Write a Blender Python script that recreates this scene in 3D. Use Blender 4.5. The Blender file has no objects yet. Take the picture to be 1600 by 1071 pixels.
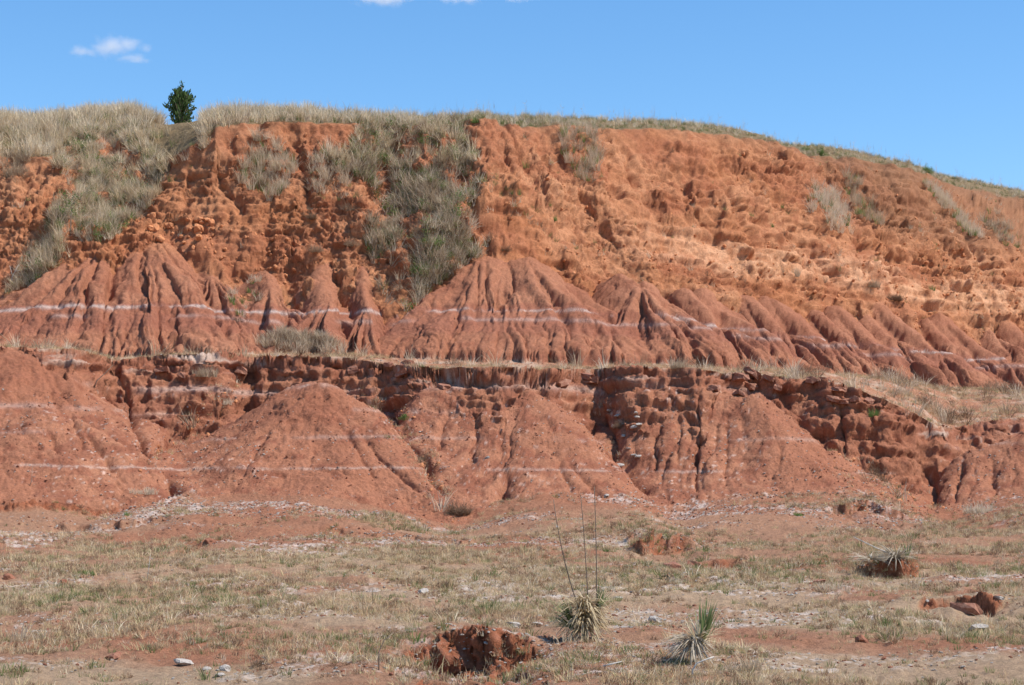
import bpy, math, random
import numpy as np
from mathutils import Vector

# ------------------------------------------------------------------ camera, sky, sun
scene = bpy.context.scene
COL = scene.collection
F, CX, CY, HORIZON = 3000.0, 800.0, 535.5, 850.0
PITCH = math.atan((HORIZON - CY) / F)
EYE = np.array([0.0, 0.0, 1.7])
cam_d = bpy.data.cameras.new('camera')
cam_d.sensor_width = 36.0
cam_d.lens = F / 1600.0 * 36.0
cam_d.clip_start, cam_d.clip_end = 0.5, 6000.0
cam = bpy.data.objects.new('camera', cam_d)
cam.location = EYE
cam.rotation_euler = (math.pi / 2 + PITCH, 0, 0)
COL.objects.link(cam)
scene.camera = cam

SUN_EL, SUN_AZ = math.radians(53), math.radians(104)   # azimuth clockwise from +Y (view direction)
world = bpy.data.worlds.new('World')
scene.world = world
world.use_nodes = True
wn, wl = world.node_tree.nodes, world.node_tree.links
wn.clear()
sky = wn.new('ShaderNodeTexSky')
sky.sky_type = 'NISHITA'
sky.sun_disc = False
sky.sun_elevation, sky.sun_rotation = SUN_EL, SUN_AZ
sky.altitude, sky.air_density, sky.dust_density, sky.ozone_density = 300, 1.0, 0.15, 2.5
hsv = wn.new('ShaderNodeHueSaturation')
hsv.inputs['Saturation'].default_value = 1.25
bg = wn.new('ShaderNodeBackground')
bg.inputs['Strength'].default_value = 0.15
wo = wn.new('ShaderNodeOutputWorld')
wl.new(sky.outputs[0], hsv.inputs['Color'])
wl.new(hsv.outputs[0], bg.inputs['Color'])
wl.new(bg.outputs[0], wo.inputs['Surface'])

sun_d = bpy.data.lights.new('sun', 'SUN')
sun_d.energy, sun_d.angle, sun_d.color = 4.7, math.radians(0.53), (1.0, 0.955, 0.89)
sun = bpy.data.objects.new('sun', sun_d)
sdir = Vector((math.cos(SUN_EL) * math.sin(SUN_AZ), math.cos(SUN_EL) * math.cos(SUN_AZ), math.sin(SUN_EL)))
sun.rotation_euler = sdir.to_track_quat('Z', 'Y').to_euler()
sun.location = (40, -10, 60)
COL.objects.link(sun)

scene.view_settings.view_transform = 'Standard'
scene.view_settings.look = 'None'
scene.view_settings.exposure = 0.35
scene.view_settings.gamma = 1.0
scene.render.engine = 'CYCLES'

# ------------------------------------------------------------------ numeric helpers
rng = np.random.default_rng(7)
PERM = rng.permutation(256).astype(np.int32)
VAL = rng.random(256).astype(np.float32) * 2 - 1


def n2(x, y, seed=0):
    xi = np.floor(x); yi = np.floor(y)
    fx = (x - xi).astype(np.float32); fy = (y - yi).astype(np.float32)
    xi = xi.astype(np.int32) + seed * 37; yi = yi.astype(np.int32) + seed * 91
    ux = fx * fx * (3 - 2 * fx); uy = fy * fy * (3 - 2 * fy)
    a = PERM[xi & 255]; b = PERM[(xi + 1) & 255]
    v00 = VAL[PERM[(a + yi) & 255]]; v10 = VAL[PERM[(b + yi) & 255]]
    v01 = VAL[PERM[(a + yi + 1) & 255]]; v11 = VAL[PERM[(b + yi + 1) & 255]]
    return (v00 * (1 - ux) + v10 * ux) * (1 - uy) + (v01 * (1 - ux) + v11 * ux) * uy


def n3(x, y, z, seed=0):
    zi = np.floor(z); fz = (z - zi).astype(np.float32); zi = zi.astype(np.int32) + seed * 13
    uz = fz * fz * (3 - 2 * fz)
    xi = np.floor(x); yi = np.floor(y)
    fx = (x - xi).astype(np.float32); fy = (y - yi).astype(np.float32)
    xi = xi.astype(np.int32) + seed * 37; yi = yi.astype(np.int32) + seed * 91
    ux = fx * fx * (3 - 2 * fx); uy = fy * fy * (3 - 2 * fy)
    a = PERM[xi & 255]; b = PERM[(xi + 1) & 255]
    aa = PERM[(a + yi) & 255]; ab = PERM[(a + yi + 1) & 255]
    ba = PERM[(b + yi) & 255]; bb = PERM[(b + yi + 1) & 255]
    r = []
    for k in (0, 1):
        q = zi + k
        r.append((VAL[PERM[(aa + q) & 255]] * (1 - ux) + VAL[PERM[(ba + q) & 255]] * ux) * (1 - uy)
                 + (VAL[PERM[(ab + q) & 255]] * (1 - ux) + VAL[PERM[(bb + q) & 255]] * ux) * uy)
    return r[0] * (1 - uz) + r[1] * uz


def fbm2(x, y, oct=3, seed=0, gain=0.5):
    s = 0; a = 1.0
    for i in range(oct):
        s = s + a * n2(x * 2 ** i, y * 2 ** i, seed + i); a *= gain
    return s


def fbm3(x, y, z, oct=3, seed=0, gain=0.5):
    s = 0; a = 1.0
    for i in range(oct):
        s = s + a * n3(x * 2 ** i, y * 2 ** i, z * 2 ** i, seed + i); a *= gain
    return s


def sm(a, b, x):
    t = np.clip((x - a) / (b - a), 0, 1)
    return t * t * (3 - 2 * t)


CP, SP = math.cos(PITCH), math.sin(PITCH)


def at(px, py, Y):
    """world point on the sight line of a surveyed bearing/height, at distance Y"""
    dx, dy = (px - CX) / F, (CY - py) / F
    wy, wz = CP - dy * SP, SP + dy * CP
    k = Y / wy
    return np.array([dx * k, Y, EYE[2] + wz * k])


def bearing(x, y, z):
    zz = z - EYE[2]
    d = y * CP + zz * SP
    return CX + F * x / d, CY - F * (zz * CP - y * SP) / d, d


def xz_of(px, py, Y):
    p = at(px, py, Y); return p[0], p[2]


# ------------------------------------------------------------------ terrain: plan lines
# foot line of the upper bluff (frontal on the left, running away to the right)
FOOT = [(-700, 64), (-300, 64), (0, 64.2), (300, 64.6), (500, 64.8), (640, 64.8), (800, 64.6), (950, 66), (1040, 68),
        (1150, 71), (1280, 75), (1420, 80), (1560, 85), (1700, 90), (2300, 118)]
foot_xy = np.array([((p - CX) / F * Y, Y) for p, Y in FOOT])
# resample and smooth
tt = np.linspace(0, len(FOOT) - 1, 240)
fx = np.interp(tt, range(len(FOOT)), foot_xy[:, 0]); fy = np.interp(tt, range(len(FOOT)), foot_xy[:, 1])
ker = np.hanning(25); ker /= ker.sum()
fx = np.concatenate([fx[:12], np.convolve(fx, ker, 'valid'), fx[-12:]])
fy = np.concatenate([fy[:12], np.convolve(fy, ker, 'valid'), fy[-12:]])
FXs = np.linspace(fx[0], fx[-1], 600)
FYs = np.interp(FXs, fx, fy)
kg = np.exp(-.5 * (np.arange(-90, 91) * (FXs[1] - FXs[0]) / 3.6) ** 2); kg /= kg.sum()
FYs = np.convolve(np.pad(FYs, 90, 'reflect', reflect_type='odd'), kg, 'valid')
slope_f = np.gradient(FYs, FXs)
# d behind the line by the local tangent
def foot_frame(x, y):
    yf = np.interp(x, FXs, FYs); sl = np.interp(x, FXs, slope_f)
    d = (y - yf) / np.sqrt(1 + sl * sl)
    for _ in range(2):                       # refine toward the nearest point
        sl0 = np.interp(x, FXs, slope_f)
        nx, ny = sl / np.sqrt(1 + sl * sl), -1 / np.sqrt(1 + sl * sl)
        xq = np.clip(x + nx * d, FXs[0], FXs[-1])
        yq = np.interp(xq, FXs, FYs)
        sl = np.interp(xq, FXs, slope_f)
        nx, ny = sl / np.sqrt(1 + sl * sl), -1 / np.sqrt(1 + sl * sl)
        d = -((x - xq) * nx + (y - yq) * ny)
    return xq, d


# rim of the lower terrace (px, distance, py of rim)
RIM = [(-700, 58, 545), (-60, 58.2, 541), (110, 58.3, 545), (175, 60.6, 560), (250, 61.2, 553), (340, 61.4, 552), (395, 62.6, 557),
       (470, 62.2, 556), (540, 61.6, 560), (600, 61.2, 567), (640, 60.2, 573), (760, 59.2, 574), (860, 59.8, 576), (930, 61.6, 575),
       (990, 60.6, 574), (1100, 59.4, 578), (1200, 61.2, 585), (1260, 61.1, 592), (1330, 60.6, 604), (1385, 60.4, 626), (1430, 60.5, 646), (1465, 61.6, 668),
       (1500, 63.8, 668), (1560, 64.2, 655), (1640, 65, 650), (2300, 68, 650)]
rim_px = np.array([r[0] for r in RIM], float)
rim_y = np.array([r[1] for r in RIM])
rim_z = np.array([at(*(r[0], r[2], r[1]))[2] for r in RIM])

# upper cliff: by bearing: toe of scarp (d, py), rim (d, py), back (d=+8 behind the rim, py)
CLIFF = [  # px, d_toe, py_toe, d_rim, py_rim, py_back
    (-700, 7.0, 330, 9.0, 245, 174), (0, 7.0, 330, 9.0, 246, 174), (70, 7.2, 330, 9.5, 250, 174), (120, 6.0, 360, 12.5, 215, 174),
    (200, 6.0, 352, 12.0, 205, 176), (245, 6.6, 335, 8.6, 255, 177), (285, 6.8, 322, 7.8, 235, 179), (330, 6.9, 322, 7.9, 200, 182), (400, 7.6, 320, 9.0, 196, 184),
    (500, 7.8, 300, 9.0, 194, 180), (560, 7.4, 310, 9.2, 192, 182), (600, 6.2, 360, 10.5, 200, 182), (680, 6.2, 360, 10.6, 198, 184),
    (735, 7.2, 300, 9.2, 194, 186), (850, 7.6, 285, 8.9, 196, 192), (960, 7.4, 300, 8.6, 201, 198), (1100, 7.6, 300, 9.0, 210, 206),
    (1250, 7.2, 330, 9.0, 236, 232), (1350, 7.0, 360, 8.8, 250, 246), (1430, 7.0, 370, 8.8, 268, 264), (1500, 7.4, 380, 10.5, 290, 280),
    (1600, 7.2, 390, 9.5, 310, 298), (1700, 7.2, 410, 9.5, 330, 320), (2300, 7.2, 500, 9.5, 440, 430)]
CLIFF = [(a, b - (.9 if a > 720 or 340 < a < 590 else .3), c, d + (.9 if a > 720 or 340 < a < 590 else .2), e, f) for a, b, c, d, e, f in CLIFF]
cl = np.array(CLIFF, float)


def _foot_Y_for(px, d):
    # distance at which bearing px meets the line d behind the foot line
    ys = np.linspace(55, 140, 1700); xs = (px - CX) / F * ys
    dd = foot_frame(xs, ys)[1]
    return float(np.interp(d, dd, ys))


cl_ztoe = np.array([at(r[0], r[2], _foot_Y_for(r[0], r[1]))[2] for r in CLIFF])
cl_zrim = np.array([at(r[0], r[4], _foot_Y_for(r[0], r[3]))[2] for r in CLIFF])
cl_zback = np.array([at(r[0], r[5], _foot_Y_for(r[0], r[3] + 7))[2] for r in CLIFF])

# mounds: crest from (px, py, distance) to (px, py, distance), slope, cross narrowing, axis (deg, 0 = towards viewer), row, group, seed
LOW, UPP = 'low', 'up'
MOUNDS = [
    # lower row
    (-160, 540, 58.6, 40, 545, 58.6, .82, 1.0, 0, LOW, 0, 1), (105, 553, 58.8, 118, 600, 57.6, .92, .62, 6, LOW, 0, 3),
    (265, 738, 56.2, 300, 744, 55.6, .7, 1.0, 0, LOW, 1, 4),
    (480, 592, 59.2, 500, 600, 58.4, .84, 1.2, 0, LOW, 1, 5),
    (672, 606, 59.7, 835, 612, 59.0, .90, 1.0, 0, LOW, 2, 6), (838, 614, 59.0, 880, 660, 57.9, .78, 1.1, 14, LOW, 2, 7),
    (1020, 620, 60.0, 1185, 618, 59.3, 1.0, 1.0, 0, LOW, 3, 8), (1185, 618, 59.0, 1205, 650, 58.2, .92, 1.0, 10, LOW, 3, 9),
    (1525, 700, 60.0, 1600, 680, 60.2, .85, 1.0, 0, LOW, 4, 11), (1600, 680, 60.2, 1760, 660, 60.5, .8, 1.0, 0, LOW, 4, 12),
    # upper row
    (-90, 452, 69.4, -20, 470, 68.4, .85, 1.0, 0, UPP, 5, 21), (35, 498, 67.4, 70, 500, 66.8, .70, .9, 0, UPP, 5, 22),
    (165, 388, 70.4, 245, 375, 70.8, .80, 1.0, 0, UPP, 5, 23), (210, 376, 70.6, 212, 430, 68.6, .80, .7, 0, UPP, 5, 24),
    (316, 394, 70.8, 335, 430, 69.4, .86, .7, 12, UPP, 6, 25), (408, 398, 70.8, 420, 450, 68.8, .9, .7, 8, UPP, 6, 26),
    (505, 412, 70.2, 510, 470, 68.0, .92, .62, 4, UPP, 7, 27), (560, 418, 70.0, 566, 480, 67.6, .98, .45, 4, UPP, 7, 28),
    (722, 432, 69.8, 700, 480, 67.8, .90, .7, -8, UPP, 8, 29), (755, 404, 70.4, 815, 402, 70.4, .84, .95, 0, UPP, 8, 30), (765, 489, 67.2, 792, 490, 66.8, .66, .8, 0, UPP, 8, 31),
    (866, 492, 67.2, 874, 500, 66.6, .70, .7, 8, UPP, 8, 32), (838, 420, 70.2, 880, 470, 68.2, .86, .7, 14, UPP, 8, 33), (940, 515, 67.4, 955, 524, 66.6, .72, .8, 16, UPP, 8, 34),
    (972, 428, 71.6, 1000, 446, 70.6, .80, .8, 26, UPP, 9, 35), (1010, 440, 72.0, 1062, 490, 70.2, .74, .8, 32, UPP, 9, 51), (1075, 452, 74.0, 1120, 500, 71.8, .80, .7, 36, UPP, 9, 36),
    (1105, 448, 75.4, 1190, 520, 72.6, .74, .8, 40, UPP, 9, 37), (1168, 462, 78.0, 1215, 505, 75.8, .80, .65, 41, UPP, 9, 38),
    (1195, 458, 78.8, 1285, 530, 75.8, .72, .8, 42, UPP, 10, 39), (1268, 482, 81.2, 1310, 520, 79.4, .80, .6, 42, UPP, 10, 52), (1300, 476, 82.2, 1370, 535, 79.4, .74, .75, 42, UPP, 10, 40),
    (1350, 486, 84.2, 1385, 520, 82.6, .82, .6, 42, UPP, 10, 53), (1372, 474, 85.0, 1462, 545, 82.0, .72, .8, 42, UPP, 10, 41), (1445, 500, 87.6, 1490, 535, 85.8, .80, .65, 42, UPP, 10, 42),
    (1470, 490, 88.2, 1560, 556, 85.2, .74, .75, 42, UPP, 10, 43), (1545, 510, 91.2, 1580, 540, 89.4, .80, .6, 42, UPP, 10, 54),
    (1575, 498, 93.0, 1650, 558, 90.6, .74, .75, 42, UPP, 10, 44), (1650, 505, 96.0, 1720, 560, 94.0, .82, .6, 42, UPP, 10, 45),
]
LEDGES = []   # low pale rock ledges on the plain, as (px, py, half-length px, rise m, half-depth m)
for L in [(640, 838, 210, .15, .9), (180, 830, 210, .14, .9), (1035, 852, 62, .62, .9), (1130, 875, 70, .22, .9), (610, 908, 120, .14, .8), (1040, 905, 130, .14, .7),
          (1385, 893, 55, .42, .7), (1340, 810, 90, .4, .8), (735, 1018, 130, .91, .55), (1505, 948, 120, .39, 1.0), (300, 880, 70, .12, .7), (330, 848, 30, .3, .6)]:
    # ground distance for that height: solve on the sloping plain
    yy = np.linspace(18, 58, 2000)
    gz = 0.08 * (yy - 23)
    pyy = bearing(0 * yy, yy, gz)[1]
    Y = float(np.interp(-L[1], -pyy, yy))
    LEDGES.append(((L[0] - CX) / F * Y, Y, L[2] / F * Y, L[3], L[4]))


def ground_z(x, y):
    g = 0.08 * (y - 23) + .10 * fbm2(x * .22, y * .16, 3, 3) + .035 * fbm2(x * 1.1, y * .9, 3, 5)
    g = g - .03 * np.clip(y - 56, 0, 60)
    for fx0, fw, fh in ((-9.5, 4.5, .35), (-14.5, 3, .25), (-10.6, 1.1, -.35), (-5.6, 3.0, .32), (-1.7, 1.3, -.40), (1.4, 2.8, .42), (4.4, 1.2, -.25), (7.2, 2.6, .30), (12.2, 1.6, -.35), (10.2, 1.2, .3), (15, 2, .25)):
        g = g + fh * np.exp(-((x - fx0 + .5 * n2(x * .6, y * .6, 17)) / fw) ** 2) * sm(44, 53, y + 1.5 * n2(x * .5, y * .5, 16))
    for i, (lx, ly, hw, rise, hd) in enumerate(LEDGES):
        wob = .7 * n2(x * .7, y * .3 + i, 9) + .30 * n2(x * 2.6, y * .6 + i, 10) + .10 * n2(x * 8, y * 3 + i, 11)
        side = 1 - sm(.25, 1.1, np.abs(x - lx) / hw + .25 * n2(x * .9, y * .9, 12))
        yy = y - (ly + wob)
        hum = .7 if .4 < rise < .9 else .25
        bump = sm(-.08, .10, yy) * np.exp(-np.clip(yy, 0, 50) / (hd * 3))
        cut = (1 - sm(-.42 if rise > .9 else -.2, .05, yy + .12 * n2(x * 5, y * 5, 14))) * np.exp(-np.clip(-yy, 0, 50) / (12.0 if rise > .9 else 2.0 + hd * 2.5))
        g = g + rise * side * (hum * bump - (1 - hum) * cut) * (.8 + .5 * n2(x * 1.7, y * 1.7, 13) + .2 * n2(x * 6, y * 6, 15))
    return g


def terrain(x, y):
    px = CX + F * x / y
    shp = x.shape
    # --- plain
    z = ground_z(x, y)
    comp = np.zeros(shp, np.int16)           # 0 ground
    # --- lower wall and terrace
    ry = np.interp(px, rim_px, rim_y) + .35 * fbm2(x * .8, y * 0, 3, 20) + .12 * n2(x * 3.1, y * 0, 24)
    rz = np.interp(px, rim_px, rim_z)
    dW = y - ry
    s, d = foot_frame(x, y)
    zf = np.interp(px, [-300, 400, 900, 1250, 1600, 2200], [8.0, 8.1, 7.95, 8.3, 8.5, 8.7])
    span = np.maximum(dW - d * 1.0, 1.5)
    tf = np.clip(dW / span, 0, 1.3)
    ter = rz + (zf - rz) * sm(0, 1.15, tf) + .06 * fbm2(x * .9, y * .9, 3, 30)
    steep = np.interp(px, [0, 300, 480, 700, 900, 1180, 1230, 1430, 1480, 1700], [1.1, 1.3, 1.5, 1.0, 1.1, 1.2, 1.6, 1.5, .8, .6])
    flute = np.abs(n2(x * 1.4, y * 0 + 3, 33)) * .5 + np.abs(n2(x * 3.6, y * 0, 35)) * .2
    wall = rz - .35 - 2.4 * (-dW) * 1.0
    drop = -dW
    sh = .06 * np.clip(.5 + 1.3 * fbm2(x * .55, y * 0 + 2, 2, 37), .1, 1.8) * np.interp(px, [0, 600, 700, 1350, 1420, 1500], [.8, .8, 1.5, 1.5, .4, .1])
    wz = rz - np.where(drop < sh, drop * 4.5, sh * 4.5 + (drop - sh) * steep) + (flute - .3) * .25 * sm(.2, 1.2, drop)
    low = np.where(dW > 0, ter, wz)
    m = low > z
    z = np.where(m, low, z); comp = np.where(m, np.where(dW > 0, 2, 1), comp)   # 1 lower wall, 2 terrace
    # --- cliff behind
    dt = np.interp(px, cl[:, 0], cl[:, 1]); dr = np.interp(px, cl[:, 0], cl[:, 3])
    zt = np.interp(px, cl[:, 0], cl_ztoe); zr = np.interp(px, cl[:, 0], cl_zrim); zb = np.interp(px, cl[:, 0], cl_zback)
    dn = d + .5 * fbm2(s * .42, d * .12 + 5, 3, 40) + .20 * fbm2(s * 1.7, d * 1.6, 3, 44)
    zfoot = 8.6
    a = np.clip((dn - 1.4) / (dt - 1.4), -1, 1)
    talus = zfoot + (zt - zfoot) * np.where(a > 0, np.abs(a) ** np.interp(px, [900, 1050, 1700], [1.8, 1.35, 1.3]), a * 3)
    b = np.clip((dn - dt) / (dr - dt), 0, 1)
    scarp = zt + (zr - zt) * (b * .45 + .55 * sm(0, 1, b))
    c = np.clip(dn - dr, 0, 90)
    back = zr + (zb - zr) * (1 - np.exp(-c / 4.0)) + .004 * c
    up = np.where(dn < dt, talus, np.where(dn < dr, scarp, back))
    m = up > z
    z = np.where(m, up, z); comp = np.where(m, np.where(dn < dr, 3, 4), comp)    # 3 cliff, 4 hilltop
    # --- mounds
    band = np.zeros(shp, np.float32)
    for i, (p1, q1, Y1, p2, q2, Y2, sl, nar, ax, kind, grp, seed) in enumerate(MOUNDS):
        A = at(p1, q1, Y1); B = at(p2, q2, Y2)
        R = 13.0
        sel = (x > min(A[0], B[0]) - R) & (x < max(A[0], B[0]) + R) & (y > min(A[1], B[1]) - R) & (y < max(A[1], B[1]) + R * .7)
        if not sel.any():
            continue
        wa = .20 if kind == UPP else .20
        xw = x[sel] + wa * fbm2(x[sel] * .55, y[sel] * .55, 2, 50); yw = y[sel] + wa * fbm2(x[sel] * .55, y[sel] * .55, 2, 54)
        X = xw - A[0]; Yv = yw - A[1]
        sx, sy = B[0] - A[0], B[1] - A[1]; ln = math.hypot(sx, sy)
        u = np.clip((X * sx + Yv * sy) / (ln * ln), 0, 1)
        X = X - u * sx; Yv = Yv - u * sy
        an = math.radians(ax)
        fwd = X * math.sin(an) - Yv * math.cos(an)
        lat = (X * math.cos(an) + Yv * math.sin(an)) / nar
        rc = .55 if kind == UPP else .4
        r = np.sqrt(fwd * fwd + lat * lat + rc * rc) - rc
        xs2, ys2 = x[sel], y[sel]
        th = np.arctan2(lat, fwd) + u * ln / 1.6 + .10 * n2(xs2 * .7, ys2 * .7, seed + 3) * np.minimum(r / 2, 1) + .035 * n2(xs2 * 3, ys2 * 3, seed + 4)
        h = 7.0 if kind == UPP else 5.4
        cz = A[2] + (B[2] - A[2]) * u - h * (1 - np.exp(-r * sl / h)) * 1.1 - .16 * np.clip(r - 4, 0, 99) - 1.2 * np.clip(r - 8, 0, 99) + .10 * n2(xs2 * .8 + seed, ys2 * .8, seed)
        k = 1.0 if kind == UPP else .21
        r = r * (1.35 if grp in (6, 7, 9, 10) else 1.0)
        g1 = np.minimum(np.abs(n2(th * 4.2 + seed * 1.7, r * .10, seed + 5)) * 1.25, .95) ** .6
        g2 = np.abs(n2(th * 8.5 + seed, r * .15 + 9, seed + 7)) ** .65
        g3 = np.abs(n2(th * 19 + seed, r * .2 + 4, seed + 8)) ** .6
        g4 = np.abs(n2(th * 43 + seed, r * .35 + 2, seed + 9)) ** .6
        cz = cz + k * ((g1 - .5) * (.46 if grp in (5, 8, 9, 10) else .7) * np.minimum(r / 1.8, 1.15) + (g2 - .5) * .27 * sm(1.0, 3.0, r) + (g3 - .5) * .15 * sm(1.8, 4.0, r) + (g4 - .5) * .07 * sm(2.2, 4.2, r))
        if kind == UPP:
            cz = np.where(cz < 8.1, 8.1 - (8.1 - cz) * 3.5, cz) - 7 * np.clip(.4 - dW[sel], 0, 9)
        zc = z[sel]; mm = cz > zc
        ks = (.25 + 1.0 * sm(4.2, 2.9, cz)) if kind == LOW else .16
        hb = np.clip(.5 + (cz - zc) / ks, 0, 1)
        z[sel] = np.where(hb <= 0, zc, np.maximum(zc, zc + (cz - zc) * hb + ks * .5 * hb * (1 - hb)))
        cc = comp[sel]; cc = np.where(mm, 10 + grp, cc); comp[sel] = cc
    return z, comp, d, dn, dW, dr


# ------------------------------------------------------------------ terrain mesh grid
tc = np.concatenate([np.linspace(-.46, -.30, 60, endpoint=False), np.linspace(-.30, .30, 960), np.linspace(.30, .46, 61)[1:]])
NC = len(tc)
coarse = np.linspace(-.46, .46, 110)
yg = np.concatenate([np.linspace(9, 22, 60, endpoint=False), np.linspace(22, 100, 1700, endpoint=False), np.linspace(100, 150, 90)])
TX, TY = np.meshgrid(coarse, yg, indexing='ij')
zc = terrain(TX * TY, TY)[0]
ang = zc / 1.0
dens = (np.abs(np.diff(zc, axis=1)) * 1.0 + .16 * np.diff(TY, axis=1)) / TY[:, 1:]
near = TY[:, 1:] < 22
dens[near] *= .15
dens[TY[:, 1:] > 98] *= .25
kw = np.hanning(9); kw /= kw.sum()
pad = np.pad(dens, ((4, 4), (0, 0)), 'edge')
dens = sum(pad[i:i + dens.shape[0]] * kw[i] for i in range(9))
cdf = np.concatenate([np.zeros((len(coarse), 1)), np.cumsum(dens, 1)], 1); cdf /= cdf[:, -1:]
NR = 830
rowsY = np.stack([np.interp(np.linspace(0, 1, NR), cdf[i], yg) for i in range(len(coarse))])
ci = np.interp(tc, coarse, np.arange(len(coarse))); c0 = np.clip(ci.astype(int), 0, len(coarse) - 2); cf = (ci - c0)[:, None]
GY = rowsY[c0] * (1 - cf) + rowsY[c0 + 1] * cf
GX = tc[:, None] * GY
GZ, COMP, GD, GDN, GDW, GDR = terrain(GX, GY)


def grid_normals(X, Y, Z):
    P = np.stack([X, Y, Z], -1)
    du = np.empty_like(P); dv = np.empty_like(P)
    du[1:-1] = P[2:] - P[:-2]; du[0] = P[1] - P[0]; du[-1] = P[-1] - P[-2]
    dv[:, 1:-1] = P[:, 2:] - P[:, :-2]; dv[:, 0] = P[:, 1] - P[:, 0]; dv[:, -1] = P[:, -1] - P[:, -2]
    n = np.cross(du, dv); n /= np.linalg.norm(n, axis=-1, keepdims=True) + 1e-9
    return n


N = grid_normals(GX, GY, GZ)
for ax in (0, 1):                      # soften the displacement direction
    for _ in range(2):
        N = N + np.roll(N, 2, ax) + np.roll(N, -2, ax)
N /= np.linalg.norm(N, axis=-1, keepdims=True)

# erosion channels cut along surveyed lines (px, py), width px, depth m
CHANNELS = [
    ([(178, 572), (190, 600), (214, 660), (236, 708)], 4, .40), ([(110, 640), (132, 700)], 3, .16), ([(130, 668), (176, 736)], 3, .18), ([(68, 668), (92, 704)], 3, .14), ([(150, 690), (190, 750)], 3, .12),
    ([(260, 733), (276, 776)], 6, .45), ([(598, 598), (622, 662), (652, 694), (692, 764)], 5, .35), ([(560, 676), (602, 722), (652, 764)], 3, .16), ([(520, 650), (584, 742)], 3, .14), ([(440, 640), (380, 740)], 3, .10),
    ([(792, 738), (784, 792)], 7, .40), ([(880, 716), (966, 794)], 3, .18), ([(855, 690), (905, 780)], 3, .14), ([(936, 590), (940, 660), (966, 704), (1010, 760)], 7, .40), ([(1094, 600), (1088, 762)], 4, .24),
    ([(1312, 618), (1316, 704)], 3, .35), ([(1450, 696), (1458, 774)], 9, .5), ([(1216, 596), (1242, 642), (1290, 700)], 5, .25), ([(700, 640), (688, 700)], 3, .16), ([(745, 630), (738, 720)], 3, .14),
    ([(1030, 640), (1022, 730)], 3, .18), ([(1060, 640), (1060, 720)], 3, .14), ([(1140, 650), (1135, 740)], 3, .14), ([(395, 575), (345, 640), (250, 706)], 7, .35), ([(1500, 712), (1490, 780)], 4, .2), ([(1550, 710), (1556, 790)], 4, .16),
    ([(182, 394), (176, 440), (158, 544)], 5, .45), ([(221, 384), (225, 430), (229, 482)], 4, .42), ([(244, 380), (262, 430), (292, 484)], 4, .28), ([(142, 428), (122, 470), (98, 500)], 4, .25), ([(275, 478), (272, 542)], 4, .28), ([(205, 500), (190, 545)], 3, .2), ([(320, 500), (340, 540)], 3, .18), ([(60, 480), (30, 510)], 3, .2),
    ([(790, 404), (802, 440), (772, 482)], 8, .45), ([(746, 418), (722, 470), (704, 522)], 4, .26), ([(834, 418), (870, 470), (892, 524)], 5, .32), ([(722, 500), (700, 560)], 4, .2), ([(782, 500), (772, 562)], 4, .26), ([(940, 498), (920, 562)], 4, .2), ([(885, 440), (960, 520), (985, 562)], 4, .25), ([(765, 425), (745, 480)], 3, .2),
    ([(996, 442), (1004, 490), (1010, 520)], 5, .30), ([(1036, 456), (1062, 500), (1096, 566)], 5, .35), ([(1120, 452), (1128, 500), (1182, 578)], 9, .55), ([(1160, 470), (1192, 520), (1230, 580)], 4, .26), ([(1206, 464), (1236, 520), (1268, 584)], 8, .45),
    ([(1250, 480), (1290, 530), (1325, 585)], 4, .25), ([(1302, 488), (1342, 532), (1392, 588)], 5, .32), ([(1368, 486), (1400, 522), (1446, 594)], 9, .5), ([(1430, 500), (1470, 550), (1510, 600)], 4, .25), ([(1478, 500), (1530, 560), (1592, 608)], 8, .42), ([(1556, 508), (1580, 560)], 6, .3),
    ([(955, 230), (965, 300)], 9, .5), ([(982, 235), (990, 285)], 7, .4), ([(1040, 250), (1090, 330), (1120, 370)], 5, .3), ([(900, 300), (960, 380)], 6, .3), ([(1120, 250), (1150, 320), (1190, 400)], 5, .3), ([(1200, 280), (1215, 340)], 6, .3), ([(800, 240), (850, 300), (880, 350)], 6, .3),
    ([(1395, 280), (1410, 350)], 5, .25), ([(1430, 290), (1450, 350)], 5, .25), ([(1260, 380), (1300, 440)], 5, .25), ([(450, 215), (475, 260), (480, 320)], 7, .35), ([(340, 230), (350, 300), (380, 330)], 5, .3), ([(300, 250), (290, 320)], 5, .25), ([(1500, 350), (1540, 420)], 6, .3), ([(1080, 380), (1130, 430)], 5, .25), ([(700, 300), (740, 380)], 6, .3), ([(1340, 360), (1350, 420)], 6, .3),
    ([(530, 420), (535, 480), (545, 540)], 5, .35), ([(455, 430), (450, 520)], 4, .3), ([(300, 410), (330, 470), (350, 520)], 4, .25)]
CARVE = np.zeros_like(GZ)
_px, _py, _dp = bearing(GX, GY, GZ)
_front = np.isin(COMP, [1, 3]) | (COMP >= 10)
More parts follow.
